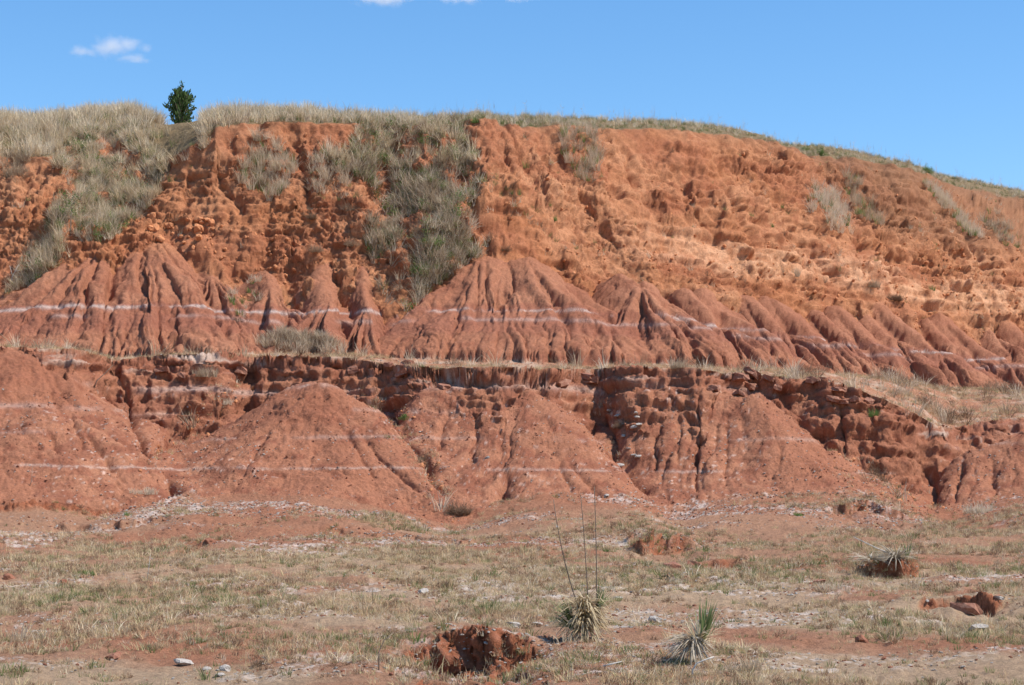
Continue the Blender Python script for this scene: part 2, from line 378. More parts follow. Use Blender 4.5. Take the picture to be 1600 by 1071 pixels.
for line, w_, dep_ in CHANNELS:
    a_ = np.array(line, float)
    sel = _front & (_px > a_[:, 0].min() - 5 * w_) & (_px < a_[:, 0].max() + 5 * w_) & (_py > a_[:, 1].min() - 4 * w_) & (_py < a_[:, 1].max() + 4 * w_)
    if not sel.any(): continue
    qx, qy = _px[sel], _py[sel]
    qx = qx + 5 * n2(qy * .06, qx * .02, 301) + 2 * n2(qy * .2, qx * .05, 302)
    best = np.full(qx.shape, 1e9)
    for (x1, y1), (x2, y2) in zip(line[:-1], line[1:]):
        dx, dy = x2 - x1, y2 - y1; u = np.clip(((qx - x1) * dx + (qy - y1) * dy) / (dx * dx + dy * dy), 0, 1)
        best = np.minimum(best, np.hypot(qx - x1 - u * dx, qy - y1 - u * dy))
    tp = .3 + .7 * np.clip((qy - a_[0, 1]) / (a_[-1, 1] - a_[0, 1]) / .45, 0, 1)
    CARVE[sel] = np.maximum(CARVE[sel], tp * dep_ * np.exp(-(best / w_) * .9))

# displacement: lumps, clods, strata
isG = (COMP == 0); isW = (COMP == 1); isT = (COMP == 2); isC = (COMP == 3); isH = (COMP == 4)
isL = (COMP >= 10) & (COMP < 15); isU = COMP >= 15
X, Y, Z = GX, GY, GZ
wx = .25 * n3(X * 1.7, Y * 1.7, Z * 1.7, 58); wz_ = .25 * n3(X * 1.9, Y * 1.9, Z * 1.9, 59)
f_fine = fbm3((X + wx) * 4.5, Y * 4.5, (Z + wz_) * 4.5, 3, 60)
f_mid = fbm3(X * 1.1, Y * 1.1, Z * 1.1, 3, 64)
strat = fbm3(X * .5, Y * .5, Z * 5.0, 3, 70)
vert = np.abs(fbm3(X * 2.2, Y * 2.2, Z * .45, 3, 74))
crumb = np.abs(fbm3((X + wx) * 5.5 + Z * 1.2, Y * 5.5, (Z + wz_) * 6.5, 3, 86, .65))
cr2 = fbm3((X + wx) * 4.4 + Z * .6, Y * 4.4, (Z + wz_) * 6.0, 4, 186, .72)
rough = .35 + .85 * sm(-.35, .45, n3(X * .28, Y * .28, Z * .45, 190))
DISP = np.zeros_like(Z)
DISP += isG * (.03 * f_fine + sm(.96, .8, N[..., 2]) * (.10 * cr2))
DISP += isL * (.025 * cr2 - .03 * (crumb - .4) + .02 * f_fine + .05 * f_mid + .05 * (vert - .3) * sm(4.2, 5.6, Z))
DISP += isU * (.03 * f_fine + .04 * f_mid - .045 * (crumb - .4) + .05 * (vert - .3))
hgt = sm(0, 1.2, GDR - GDN)            # fades at the rim
pits = sm(.50, .80, n3(X * 1.0, Y * 1.0, Z * 1.5, 90)) * sm(0, .5, n3(X * .3, Y * .3, Z * .3, 91) + .25)
DISP += isC * hgt * (.09 * f_mid + .18 * (vert - .3) * sm(14.6, 16.8, Z + .8 * f_mid) + rough * (.10 * cr2 - .03 * (crumb - .4)) + (.10 + .12 * sm(900, 1200, CX + F * X / Y)) * strat - .16 * pits)
DISP += isH * .03 * f_fine
strat2 = fbm3(X * .9, Y * .9, (Z + .06 * f_mid) * 9, 2, 192)
DISP += isW * (.07 * cr2 + .14 * strat + .09 * strat2 + .03 * f_mid + .05 * (vert - .35))
DISP += isC * hgt * .05 * strat2 * (.5 + rough)
DISP += isL * .018 * strat2
DISP += isT * .02 * f_fine
DISP -= CARVE * np.where(isU, .82, 1.05)
VX, VY, VZ = X + N[..., 0] * DISP, Y + N[..., 1] * DISP, Z + N[..., 2] * DISP
# caprock ledge of the terrace: rim layer juts out, softer layer under it is scooped
rimz = np.interp(CX + F * X / Y, rim_px, rim_z)
depth_below = rimz - Z
alc = np.exp(-((CX + F * X / Y - 425) / 45) ** 2)
jut = (.02 + .33 * alc) * (1 - sm(.25, .45, depth_below)) * (GDW < .35) - (.05 + 1.15 * alc) * sm(.30, .5, depth_below) * (1 - sm(.7, 1.2 + .6 * alc, depth_below))
jut = jut * sm(1480, 1380, CX + F * X / Y) * (isW | (isT & (GDW < .35))) * (.05 + 1.25 * sm(-.25, .5, n2(X * .75, X * 0, 95))) + isW * .12 * n2(X * 5, Z * 4, 96) + isW * (1 - sm(.5, .9, depth_below)) * .11 * VAL[(np.floor(X * 1.5 + .5 * n2(X * 2, X * 0, 98)).astype(int) * 7 + np.floor(Z * 3.5).astype(int) * 31) & 255]
VY = VY - jut
# sod lip on the upper rim
lip = (isC | isH) * np.exp(-((GDN - GDR) / .35) ** 2) * (.22 + .2 * n2(X * 2.5, X * 0, 97))
VY = VY - lip
PXv, PYv, DEP = bearing(VX, VY, VZ)

# ------------------------------------------------------------------ terrain colours (what the soil is, not how it is lit)
C = np.zeros(Z.shape + (3,), np.float32)
def setc(mask, col):
    C[mask] = col[mask] if isinstance(col, np.ndarray) and col.ndim == 3 else col
def mix(a, b, t):
    return a + (b - a) * t[..., None]
def cc(*v): return np.array(v, np.float32) * np.ones(Z.shape + (1,), np.float32)
v_big = .5 + .5 * fbm3(X * .35, Y * .35, Z * .5, 3, 100)
v_sm = .5 + .5 * fbm3(X * 2.3, Y * 2.3, Z * 2.3, 3, 104)
v_px = .5 + .5 * n3(X * 14, Y * 14, Z * 14, 108)
# red mudstone of the mounds
red = mix(cc(.265, .103, .057), cc(.335, .148, .084), np.clip(v_big, 0, 1))
red = mix(red, cc(.19, .064, .036), .45 * sm(.55, .95, v_sm))
zs = Z + .10 * n2(X * .25, Y * .25, 110)
bands = .5 + .5 * n2(zs * 3.3, zs * 0, 111)
red = mix(red, cc(.23, .085, .053), .6 * sm(.55, .9, bands))
# orange loess of the cliff
ora = mix(cc(.335, .132, .060), cc(.405, .190, .098), np.clip(v_big * 1.1 - .1, 0, 1))
ora = mix(ora, cc(.25, .088, .042), .7 * sm(.5, .9, v_sm))
ora = mix(ora, cc(.29, .105, .052), .65 * sm(.0, .5, fbm3(X * .3, Y * .3, Z * .7, 2, 115)))
pale = sm(12.6, 13.2, Z + .5 * n2(X * .3, Y * .3, 113)) * (1 - sm(14.0, 14.7, Z + .5 * n2(X * .3, Y * .3, 114))) * sm(860, 1150, PXv)
ora = mix(ora, cc(.55, .30, .17), .75 * pale * np.clip(v_sm * 1.4, 0, 1))
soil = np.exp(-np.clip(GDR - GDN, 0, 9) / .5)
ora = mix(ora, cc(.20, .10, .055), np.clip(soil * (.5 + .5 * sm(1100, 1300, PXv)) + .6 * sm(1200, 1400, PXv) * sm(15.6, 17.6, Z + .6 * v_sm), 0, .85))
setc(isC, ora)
redU = mix(red, cc(.36, .155, .075), .6 * sm(11.2, 12.8, Z))
setc(isU, redU)
white = cc(.50, .43, .38)
zb = 9.86 + .07 * n2(X * .5, Y * .5, 120) + .03 * n2(X * 3, Y * 3, 121)
b1 = np.exp(-((VZ - zb) / (.058 + .035 * n2(X * 1.3, Y * 1.3, 124) + .015 * n2(X * 6, Y * 6, 127))) ** 2) * sm(-.55, .25, n2(X * .9, Y * .9, 122) + .3 * n2(X * 5, Y * 5, 128) + .2)
b2 = .35 * np.exp(-((VZ - zb + .42) / .07) ** 2) * sm(-.2, .4, n2(X * .8, Y * .8, 123))
C[isU] = mix(C, white, np.clip(b1 * .58 + b2 * .8, 0, 1))[isU]
# lower row
redL = mix(red, cc(.20, .068, .040), .5 * sm(.4, .8, v_sm * v_big * 1.6))
zl = VZ + .05 * n2(X * .6, Y * .6, 125) + .025 * n2(X * 4, Y * 4, 126)
for zz, w, a, sd in ((3.82, .03, .36, 130), (5.72, .08, .24, 131), (6.55, .10, .34, 132), (4.8, .05, .2, 133)):
    redL = mix(redL, cc(.56, .47, .40), np.exp(-((zl - zz) / w) ** 2) * a * sm(-.1, .5, n2(X * .55, Y * .2, sd) + .3 * n2(X * 3, Y * 3, sd + 5)))
peb = sm(.78, .93, .5 + .5 * n3(X * 9, Y * 9, Z * 9, 135)) * sm(.45, .8, v_big + .25 * v_sm - .1)
redL = mix(redL, cc(.55, .40, .32), .65 * peb)
setc(isL | isW, redL)
capt = mix(cc(.27, .105, .06), cc(.44, .33, .26), sm(.70, .95, .5 + .5 * fbm3(X * .6, Y * .6, Z * 6, 3, 136)))
C[isW] = mix(C, capt, .8 * (1 - sm(.3, .7, depth_below)))[isW]
setc(isT, mix(cc(.32, .15, .085), cc(.40, .27, .19), sm(.45, .9, v_sm)))
setc(isH, cc(.17, .12, .065))
# plain
gp = fbm2(X * .18, Y * .30, 4, 140)
gr = mix(cc(.29, .155, .092), cc(.32, .215, .135), sm(-.2, .5, gp + .4 * (v_sm - .5)))
gr = mix(gr, cc(.27, .115, .064), .8 * sm(.15, .7, fbm2(X * .16, Y * .33, 3, 144)))
gr = mix(gr, cc(.27, .112, .062), .85 * sm(46, 54, Y + 5 * gp))
gv = sm(.25, .65, fbm2(X * .22, Y * .40, 3, 148) + .3 * (v_sm - .5))
gr = mix(gr, cc(.55, .47, .41), gv * .6 * sm(.5, .7, v_px * .6 + v_sm * .4))
gst = sm(.96, .80, N[..., 2]) * isG
gr = mix(gr, cc(.29, .10, .05), .9 * gst)
setc(isG, gr)
C *= (1.08 + .34 * v_px)[..., None]
C = np.clip(C, .01, .9)


# ------------------------------------------------------------------ materials
def new_mat(name):
    m = bpy.data.materials.new(name); m.use_nodes = True
    nt = m.node_tree; nt.nodes.clear()
    out = nt.nodes.new('ShaderNodeOutputMaterial')
    return m, nt, out


def soil_mat():
    m, nt, out = new_mat('soil')
    b = nt.nodes.new('ShaderNodeBsdfPrincipled'); b.inputs['Roughness'].default_value = 1.0
    b.inputs['Specular IOR Level'].default_value = .1
    at_ = nt.nodes.new('ShaderNodeAttribute'); at_.attribute_name = 'tone'
    tcn = nt.nodes.new('ShaderNodeTexCoord')
    n_a = nt.nodes.new('ShaderNodeTexNoise'); n_a.inputs['Scale'].default_value = 13; n_a.inputs['Detail'].default_value = 7; n_a.inputs['Roughness'].default_value = .75
    mr = nt.nodes.new('ShaderNodeMapRange'); mr.inputs['From Min'].default_value = .25; mr.inputs['From Max'].default_value = .75
    mr.inputs['To Min'].default_value = .62; mr.inputs['To Max'].default_value = 1.32
    mx = nt.nodes.new('ShaderNodeVectorMath'); mx.operation = 'SCALE'
    bp = nt.nodes.new('ShaderNodeBump'); bp.inputs['Strength'].default_value = 1.0; bp.inputs['Distance'].default_value = .07
    L = nt.links.new
    L(tcn.outputs['Object'], n_a.inputs['Vector']); L(n_a.outputs['Fac'], mr.inputs['Value'])
    L(at_.outputs['Color'], mx.inputs[0]); L(mr.outputs[0], mx.inputs['Scale'])
    L(mx.outputs[0], b.inputs['Base Color']); L(n_a.outputs['Fac'], bp.inputs['Height']); L(bp.outputs[0], b.inputs['Normal'])
    L(b.outputs[0], out.inputs['Surface'])
    return m


def plant_mat(name, cols, transl=.3, gloss=False):
    """colour from the per-blade 'tone' attribute and a per-plant random"""
    m, nt, out = new_mat(name)
    L = nt.links.new
    a = nt.nodes.new('ShaderNodeAttribute'); a.attribute_name = 'blade'
    oi = nt.nodes.new('ShaderNodeObjectInfo')
    ad = nt.nodes.new('ShaderNodeMath'); ad.operation = 'MULTIPLY_ADD'; ad.inputs[1].default_value = .65; ad.inputs[2].default_value = 0
    m2 = nt.nodes.new('ShaderNodeMath'); m2.operation = 'MULTIPLY_ADD'; m2.inputs[1].default_value = .35
    rp = nt.nodes.new('ShaderNodeValToRGB'); e = rp.color_ramp.elements
    e[0].position = 0; e[0].color = (*cols[0], 1); e[1].position = 1; e[1].color = (*cols[-1], 1)
    for i, c_ in enumerate(cols[1:-1]):
        q = e.new((i + 1) / (len(cols) - 1)); q.color = (*c_, 1)
    L(oi.outputs['Random'], ad.inputs[0]); L(a.outputs['Fac'], m2.inputs[0]); L(ad.outputs[0], m2.inputs[2]); L(m2.outputs[0], rp.inputs[0])
    d = nt.nodes.new('ShaderNodeBsdfDiffuse'); t = nt.nodes.new('ShaderNodeBsdfTranslucent'); mx = nt.nodes.new('ShaderNodeMixShader')
    mx.inputs[0].default_value = transl
    L(rp.outputs[0], d.inputs[0]); L(rp.outputs[0], t.inputs[0]); L(d.outputs[0], mx.inputs[1]); L(t.outputs[0], mx.inputs[2]); L(mx.outputs[0], out.inputs['Surface'])
    return m


def rock_mat(name, c1, c2, scale=9):
    m, nt, out = new_mat(name); L = nt.links.new
    b = nt.nodes.new('ShaderNodeBsdfPrincipled'); b.inputs['Roughness'].default_value = .95; b.inputs['Specular IOR Level'].default_value = .15
    tcn = nt.nodes.new('ShaderNodeTexCoord'); n_a = nt.nodes.new('ShaderNodeTexNoise'); n_a.inputs['Scale'].default_value = scale; n_a.inputs['Detail'].default_value = 6
    rp = nt.nodes.new('ShaderNodeValToRGB'); rp.color_ramp.elements[0].position = .3; rp.color_ramp.elements[1].position = .7
    rp.color_ramp.elements[0].color = (*c1, 1); rp.color_ramp.elements[1].color = (*c2, 1)
    bp = nt.nodes.new('ShaderNodeBump'); bp.inputs['Strength'].default_value = .6; bp.inputs['Distance'].default_value = .03
    L(tcn.outputs['Object'], n_a.inputs['Vector']); L(n_a.outputs['Fac'], rp.inputs[0]); L(rp.outputs[0], b.inputs['Base Color'])
    L(n_a.outputs['Fac'], bp.inputs['Height']); L(bp.outputs[0], b.inputs['Normal']); L(b.outputs[0], out.inputs['Surface'])
    return m


M_SOIL = soil_mat()
M_STRAW = plant_mat('straw_grass', [(.40, .29, .17), (.62, .48, .30), (.74, .61, .42), (.80, .70, .53)])
M_GREYST = plant_mat('grey_straw', [(.32, .23, .15), (.52, .40, .27), (.66, .54, .39), (.76, .66, .51)])
M_SHORT = plant_mat('short_grass', [(.36, .21, .115), (.52, .35, .20), (.64, .47, .28), (.62, .50, .28), (.44, .40, .18)])
M_GREEN = plant_mat('green_grass', [(.10, .15, .045), (.16, .24, .07), (.24, .31, .10)], .35)
M_DULLG = plant_mat('dull_green', [(.13, .155, .06), (.22, .235, .09), (.34, .32, .15)], .35)
M_BRUSH = plant_mat('dry_brush', [(.14, .09, .055), (.26, .17, .11), (.40, .29, .19)], .2)
M_LITTER = plant_mat('brown_litter', [(.22, .12, .075), (.36, .23, .14), (.52, .38, .25)], .2)
M_YUCCA = plant_mat('yucca_green', [(.13, .18, .075), (.22, .27, .11), (.36, .37, .17)], .2)
M_DEADY = plant_mat('dead_yucca_leaf', [(.36, .27, .16), (.58, .47, .30), (.74, .64, .46)], .25)
M_GREYY = plant_mat('grey_dead_leaf', [(.26, .21, .15), (.44, .37, .28), (.62, .54, .42)], .2)
M_CEDAR = plant_mat('cedar_foliage', [(.03, .055, .02), (.06, .10, .034), (.12, .165, .06)], .2)
M_WOOD = rock_mat('weathered_wood', (.20, .15, .11), (.34, .27, .20), 20)
M_STALK = rock_mat('dry_stalk', (.13, .095, .07), (.24, .18, .13), 20)
M_PALEWOOD = rock_mat('bleached_wood', (.42, .38, .33), (.60, .55, .48), 20)
M_WROCK = rock_mat('pale_gypsum', (.30, .25, .21), (.52, .46, .40), 7)
M_RROCK = rock_mat('red_clod', (.22, .085, .05), (.34, .15, .09), 7)
M_ORCLOD = rock_mat('orange_clod', (.46, .17, .07), (.60, .27, .13), 6)
M_CAP = rock_mat('caprock', (.22, .08, .05), (.36, .19, .125), 4)


# ------------------------------------------------------------------ object helpers
def tag(o, label=None, cat=None, group=None, kind=None):
    if label: o['label'] = label
    if cat: o['category'] = cat
    if group: o['group'] = group
    if kind: o['kind'] = kind
    return o


def mesh_np(name, verts, faces_flat, loop_tot, mat, attr=None, attr_name='tone', blade=None, smooth=True):
    me = bpy.data.meshes.new(name)
    nv = len(verts); nf = len(loop_tot)
    me.vertices.add(nv); me.vertices.foreach_set('co', np.asarray(verts, np.float32).ravel())
    me.loops.add(len(faces_flat)); me.loops.foreach_set('vertex_index', np.asarray(faces_flat, np.int32))
    me.polygons.add(nf)
    st = np.concatenate([[0], np.cumsum(loop_tot)[:-1]]).astype(np.int32)
    me.polygons.foreach_set('loop_start', st)
    me.polygons.foreach_set('use_smooth', np.full(nf, smooth, bool))
    me.update(calc_edges=True)
    if attr is not None:
        ca = me.attributes.new('tone', 'FLOAT_COLOR', 'POINT')
        ca.data.foreach_set('color', np.concatenate([attr, np.ones((nv, 1), np.float32)], 1).astype(np.float32).ravel())
    if blade is not None:
        ba = me.attributes.new('blade', 'FLOAT', 'POINT'); ba.data.foreach_set('value', np.asarray(blade, np.float32))
    if mat: me.materials.append(mat)
    return me


def link(name, me, parent=None, loc=None):
    o = bpy.data.objects.new(name, me); COL.objects.link(o)
    if parent: o.parent = parent
    if loc is not None: o.location = loc
    return o


def empty(name, loc):
    o = bpy.data.objects.new(name, None); COL.objects.link(o); o.location = loc; o.empty_display_size = .2
    return o


# ------------------------------------------------------------------ terrain objects
V = np.stack([VX, VY, VZ], -1).reshape(-1, 3)
CF = C.reshape(-1, 3)
idx = np.arange(NC * NR).reshape(NC, NR)
quads = np.stack([idx[:-1, :-1], idx[1:, :-1], idx[1:, 1:], idx[:-1, 1:]], -1)
qc = COMP[:-1, :-1].copy()
NAMES = {0: ('ground', None), 1: ('terrace_wall', None), 2: ('terrace', None), 3: ('cliff_face', None), 4: ('hilltop', None)}
MLAB = {0: 'broad red slope at the left edge below the terrace', 1: 'red cone with pale tip below the dark alcove',
        2: 'wide red buttress in the middle of the lower row', 3: 'red buttress right of centre with shaded ribs',
        4: 'red mound at the right edge of the lower row', 5: 'large fluted red mound with white band on the left',
        6: 'small red ribs beside the large left mound', 7: 'pair of narrow red fingers left of the brushy gully',
        8: 'large fluted red mound with white band in the middle', 9: 'steep fluted red ridges right of the middle mound',
        10: 'row of fluted red ridges running off to the right'}
STRUCT = {}
for c_ in np.unique(qc):
    q = quads[qc == c_]
    u, inv = np.unique(q, return_inverse=True)
    nm = NAMES[c_][0] if c_ < 10 else 'mound'
    me = mesh_np(nm, V[u], inv.ravel(), np.full(len(q), 4), M_SOIL, attr=CF[u])
    o = link(nm, me); o['kind'] = 'structure'; STRUCT[int(c_)] = o
    if c_ >= 10: o['label'] = MLAB[int(c_) - 10]
# far plain under and around everything
xs_ = np.array([[-2500, -2500, -1.9], [2500, -2500, -1.9], [2500, 2500, -1.9], [-2500, 2500, -1.9]], float)
me = mesh_np('plain', xs_, [0, 1, 2, 3], [4], M_SOIL, attr=np.tile(np.array([[.36, .22, .13]], np.float32), (4, 1)))
link('plain', me)['kind'] = 'structure'

# surface lookup by bearing
BW, BH, B0X, B0Y = 950, 600, -150, -60
hitmap = np.full((BW, BH), -1, np.int64)
bx_ = ((PXv.ravel() - B0X) / 2).astype(int); by_ = ((PYv.ravel() - B0Y) / 2).astype(int)
ok = (bx_ >= 0) & (bx_ < BW) & (by_ >= 0) & (by_ < BH)
ii = np.nonzero(ok)[0]; ii = ii[np.argsort(-DEP.ravel()[ii], kind='stable')]
hitmap[bx_[ii], by_[ii]] = ii


bxc, byc = np.clip(bx_, 0, BW - 1), np.clip(by_, 0, BH - 1)
VIS = ok & (DEP.ravel() < DEP.ravel()[hitmap[bxc, byc]] + .5)


def hit(px, py):
    a, b = int((px - B0X) / 2), int((py - B0Y) / 2)
    for r in range(0, 40):
        best = None
        for i in range(max(a - r, 0), min(a + r, BW - 1) + 1):
            for j in (range(max(b - r, 0), min(b + r, BH - 1) + 1) if r < 3 else (min(b + r, BH - 1),)):
                h = hitmap[i, j]
                if h >= 0 and (best is None or DEP.ravel()[h] < DEP.ravel()[best]): best = h
        if best is not None: return V[best].copy()
    return at(px, py, 60)

# ------------------------------------------------------------------ plants: blade meshes
def blades(nb, h, spread, lean, width, seed, droop=.35, up=1.0, seg=3):
    """nb curved tapering blades; returns verts, tris, per-vertex random"""
    g = np.random.default_rng(seed)
    rr = spread * np.sqrt(g.random(nb)); ra = g.random(nb) * 2 * np.pi
    root = np.stack([rr * np.cos(ra), rr * np.sin(ra), np.full(nb, -.03)], -1)
    da = ra + g.normal(0, .7, nb)
    dr = np.stack([np.cos(da), np.sin(da), np.zeros(nb)], -1)
    hh = h * (.45 + .75 * g.random(nb)); ll = lean * (.2 + 1.1 * g.random(nb)) * (.5 + rr / max(spread, 1e-4) * .6)
    wa = g.random(nb) * np.pi
    wv = np.stack([np.cos(wa), np.sin(wa), np.zeros(nb)], -1) * (width * (.6 + .7 * g.random(nb)))[:, None]
    vs = []
    for k in range(seg + 1):
        t = k / seg
        p = root + dr * (hh * ll * t ** 1.6)[:, None]
        p[:, 2] += hh * up * (t - droop * ll * t ** 2.4)
        if k < seg:
            w = (1 - .75 * t) * .5
            vs += [p - wv * w, p + wv * w]
        else:
            vs += [p]
    Vb = np.stack(vs, 1)                       # nb, 2*seg+1, 3
    nv = Vb.shape[1]
    tri = []
    for k in range(seg - 1):
        a = 2 * k; tri += [(a, a + 1, a + 3), (a, a + 3, a + 2)]
    a = 2 * (seg - 1); tri += [(a, a + 1, a + 2)]
    T = (np.array(tri)[None] + (np.arange(nb) * nv)[:, None, None]).reshape(-1, 3)
    R = np.repeat(g.random(nb), nv)
    return Vb.reshape(-1, 3), T, R


def twigs(nb, h, spread, seed, width=.012, kids=3):
    """stiff forked dry stems"""
    g = np.random.default_rng(seed)
    vs, ts, rs = [], [], []
    def stick(p, q, w, r):
        d = q - p; s_ = np.cross(d, g.normal(size=3)); s_ /= np.linalg.norm(s_) + 1e-9
        b = len(vs); vs.extend([p - s_ * w * .5, p + s_ * w * .5, q]); ts.append((b, b + 1, b + 2)); rs.extend([r] * 3)
    for i in range(nb):
        a = g.random() * 6.283; el = .35 + g.random() * 1.1
        p = np.array([math.cos(a), math.sin(a), 0]) * spread * g.random() * .5; p[2] = -.03
        L = h * (.5 + .6 * g.random())
        q = p + L * np.array([math.cos(a) * math.cos(el), math.sin(a) * math.cos(el), math.sin(el)]) + g.normal(0, .05 * h, 3)
        r = g.random(); stick(p, q, width, r)
        for k in range(kids):
            t = .35 + .55 * g.random(); m_ = p + (q - p) * t
            stick(m_, m_ + (q - p) * .35 + g.normal(0, .17 * h, 3), width * .7, r)
    return np.array(vs), np.array(ts), np.array(rs)


def leaves(n, c, rad, size, seed):
    """small leaf triangles pairs through an ellipsoid"""
    g = np.random.default_rng(seed)
    d = g.normal(size=(n, 3)); d /= np.linalg.norm(d, axis=1)[:, None]
    p = np.array(c) + d * (g.random(n) ** .45)[:, None] * np.array(rad)
    a = g.normal(size=(n, 3)); a /= np.linalg.norm(a, axis=1)[:, None]
    b = np.cross(a, g.normal(size=(n, 3))); b /= np.linalg.norm(b, axis=1)[:, None]
    sz = (size * (.6 + .8 * g.random(n)))[:, None]
    Vv = np.stack([p - a * sz, p + b * sz * .45, p + a * sz, p - b * sz * .45], 1).reshape(-1, 3)
    T = (np.array([(0, 1, 2), (0, 2, 3)])[None] + (np.arange(n) * 4)[:, None, None]).reshape(-1, 3)
    return Vv, T, np.repeat(g.random(n), 4)


def join(parts):
    vs, ts, rs, o = [], [], [], 0
    for v, t, r in parts:
        vs.append(v); ts.append(t + o); rs.append(r); o += len(v)
    return np.concatenate(vs), np.concatenate(ts), np.concatenate(rs)


def pmesh(name, part, mat):
    v, t, r = part
    return mesh_np(name, v, t.ravel(), np.full(len(t), 3), mat, blade=r, smooth=False)


def rock_mesh(name, mat, seed, flat=.6, rough=.35, cuts=2):
    g = np.random.default_rng(seed)
    import bmesh
    bm = bmesh.new(); bmesh.ops.create_icosphere(bm, subdivisions=cuts, radius=1)
    pl = g.normal(size=(7, 3)); pl /= np.linalg.norm(pl, axis=1)[:, None]; of = .55 + .35 * g.random(7)
    for v in bm.verts:
        p = np.array(v.co)
        for n_, o_ in zip(pl, of):
            k = p @ n_
            if k > o_: p = p - n_ * (k - o_)
        p = p * (1 + rough * .3 * g.normal()) * np.array([1, .8, flat])
        v.co = p
    me = bpy.data.meshes.new(name); bm.to_mesh(me); bm.free(); me.materials.append(mat)
    return me


def scatter(name, protos, pts, rot, scl, pid, label=None, cat=None):
    """uncountable ground cover: one object, geometry-node instances of small clumps"""
    pc = bpy.data.collections.new(name + '_kinds')
    for i, me in enumerate(protos):
        pc.objects.link(bpy.data.objects.new('%s_kind_%02d' % (name, i), me))
    me = bpy.data.meshes.new(name)
    me.vertices.add(len(pts)); me.vertices.foreach_set('co', np.asarray(pts, np.float32).ravel())
    for an, ty, dat, key in (('rot', 'FLOAT_VECTOR', rot, 'vector'), ('scl', 'FLOAT', scl, 'value'), ('pid', 'INT', pid, 'value')):
        a = me.attributes.new(an, ty, 'POINT'); a.data.foreach_set(key, np.asarray(dat, np.int32 if ty == 'INT' else np.float32).ravel())
    o = link(name, me); tag(o, label, cat, None, 'stuff')
    ng = bpy.data.node_groups.new(name, 'GeometryNodeTree')
    ng.interface.new_socket('Geometry', in_out='INPUT', socket_type='NodeSocketGeometry')
    ng.interface.new_socket('Geometry', in_out='OUTPUT', socket_type='NodeSocketGeometry')
    n = ng.nodes; gi = n.new('NodeGroupInput'); go = n.new('NodeGroupOutput')
    ci_ = n.new('GeometryNodeCollectionInfo'); ci_.inputs['Collection'].default_value = pc
    ci_.inputs['Separate Children'].default_value = True; ci_.inputs['Reset Children'].default_value = True
    ip = n.new('GeometryNodeInstanceOnPoints'); ip.inputs['Pick Instance'].default_value = True
    def na(nm, ty):
        q = n.new('GeometryNodeInputNamedAttribute'); q.data_type = ty; q.inputs['Name'].default_value = nm; return q.outputs['Attribute']
    er = n.new('FunctionNodeEulerToRotation')
    ng.links.new(na('rot', 'FLOAT_VECTOR'), er.inputs[0]); ng.links.new(er.outputs[0], ip.inputs['Rotation'])
    ng.links.new(na('scl', 'FLOAT'), ip.inputs['Scale']); ng.links.new(na('pid', 'INT'), ip.inputs['Instance Index'])
    ng.links.new(gi.outputs[0], ip.inputs['Points']); ng.links.new(ci_.outputs[0], ip.inputs['Instance']); ng.links.new(ip.outputs[0], go.inputs[0])
    md = o.modifiers.new('cover', 'NODES'); md.node_group = ng
    return o


# vertex areas for even scattering
P3 = np.stack([VX, VY, VZ], -1)
e1 = np.zeros_like(P3); e2 = np.zeros_like(P3)
e1[:-1] = P3[1:] - P3[:-1]; e2[:, :-1] = P3[:, 1:] - P3[:, :-1]
AREA = np.linalg.norm(np.cross(e1, e2), axis=-1).ravel()
PXf, PYf, CMf = PXv.ravel(), PYv.ravel(), COMP.ravel()
inview = (PXf > -260) & (PXf < 1860)


def inpoly(poly):
    r = np.zeros(PXf.shape, bool); n = len(poly)
    for i in range(n):
        x1, y1 = poly[i]; x2, y2 = poly[(i + 1) % n]
        c_ = ((y1 > PYf) != (y2 > PYf))
        with np.errstate(divide='ignore', invalid='ignore'):
            xi = (x2 - x1) * (PYf - y1) / (y2 - y1 + 1e-12) + x1
        r ^= c_ & (PXf < xi)
    return r


def sample(n, w, seed):
    g = np.random.default_rng(seed)
    w = np.where(inview, w * AREA, 0); cs = np.cumsum(w)
    if cs[-1] <= 0: return np.zeros(0, int), np.zeros((0, 3))
    k = np.searchsorted(cs, g.random(n) * cs[-1])
    k = np.clip(k, 0, len(w) - 1)
    p = V[k] + g.normal(0, .02, (len(k), 3)) * np.array([1, 1, 0])
    return k, p


def rots(n, seed, tilt=.15, lean=(0, 0)):
    g = np.random.default_rng(seed)
    return np.stack([lean[0] + g.normal(0, tilt, n), lean[1] + g.normal(0, tilt, n), g.random(n) * 6.283], -1)


def scls(n, seed, a=.7, b=1.3):
    return a + (b - a) * np.random.default_rng(seed).random(n)


Xf, Yf, Zf = VX.ravel(), VY.ravel(), VZ.ravel()
patch = fbm2(Xf * .35, Yf * .45, 3, 200); patch2 = fbm2(Xf * 1.6, Yf * 1.6, 2, 206)
back_d = (GDN - GDR).ravel()

# ------------------------------------------------------------------ grasses
short = [pmesh('short_grass_clump', blades(22, .12 + .02 * i, .10, .9, .010, 300 + i), M_SHORT) for i in range(4)]
short += [pmesh('short_green_clump', blades(22, .14, .09, .7, .012, 310 + i), M_DULLG) for i in range(2)]
short += [pmesh('dry_short_clump', blades(18, .17, .08, .8, .009, 320 + i), M_STRAW) for i in range(2)]
short += [pmesh('brown_litter_clump', twigs(24, .12, .12, 330 + i, .014), M_LITTER) for i in range(2)]
tall = [pmesh('tall_straw_clump', blades(22, .62, .12, .5, .020, 340 + i, seg=4), M_STRAW) for i in range(3)]
grey = [pmesh('tall_grey_clump', blades(24, .55, .15, .65, .019, 350 + i, seg=4), M_GREYST) for i in range(3)]
dull = [pmesh('dull_green_clump', blades(24, .40, .14, .6, .020, 360 + i), M_DULLG) for i in range(2)]
brush = [pmesh('dry_brush_clump', twigs(26, .42, .14, 370 + i, .012, 4), M_BRUSH) for i in range(2)]
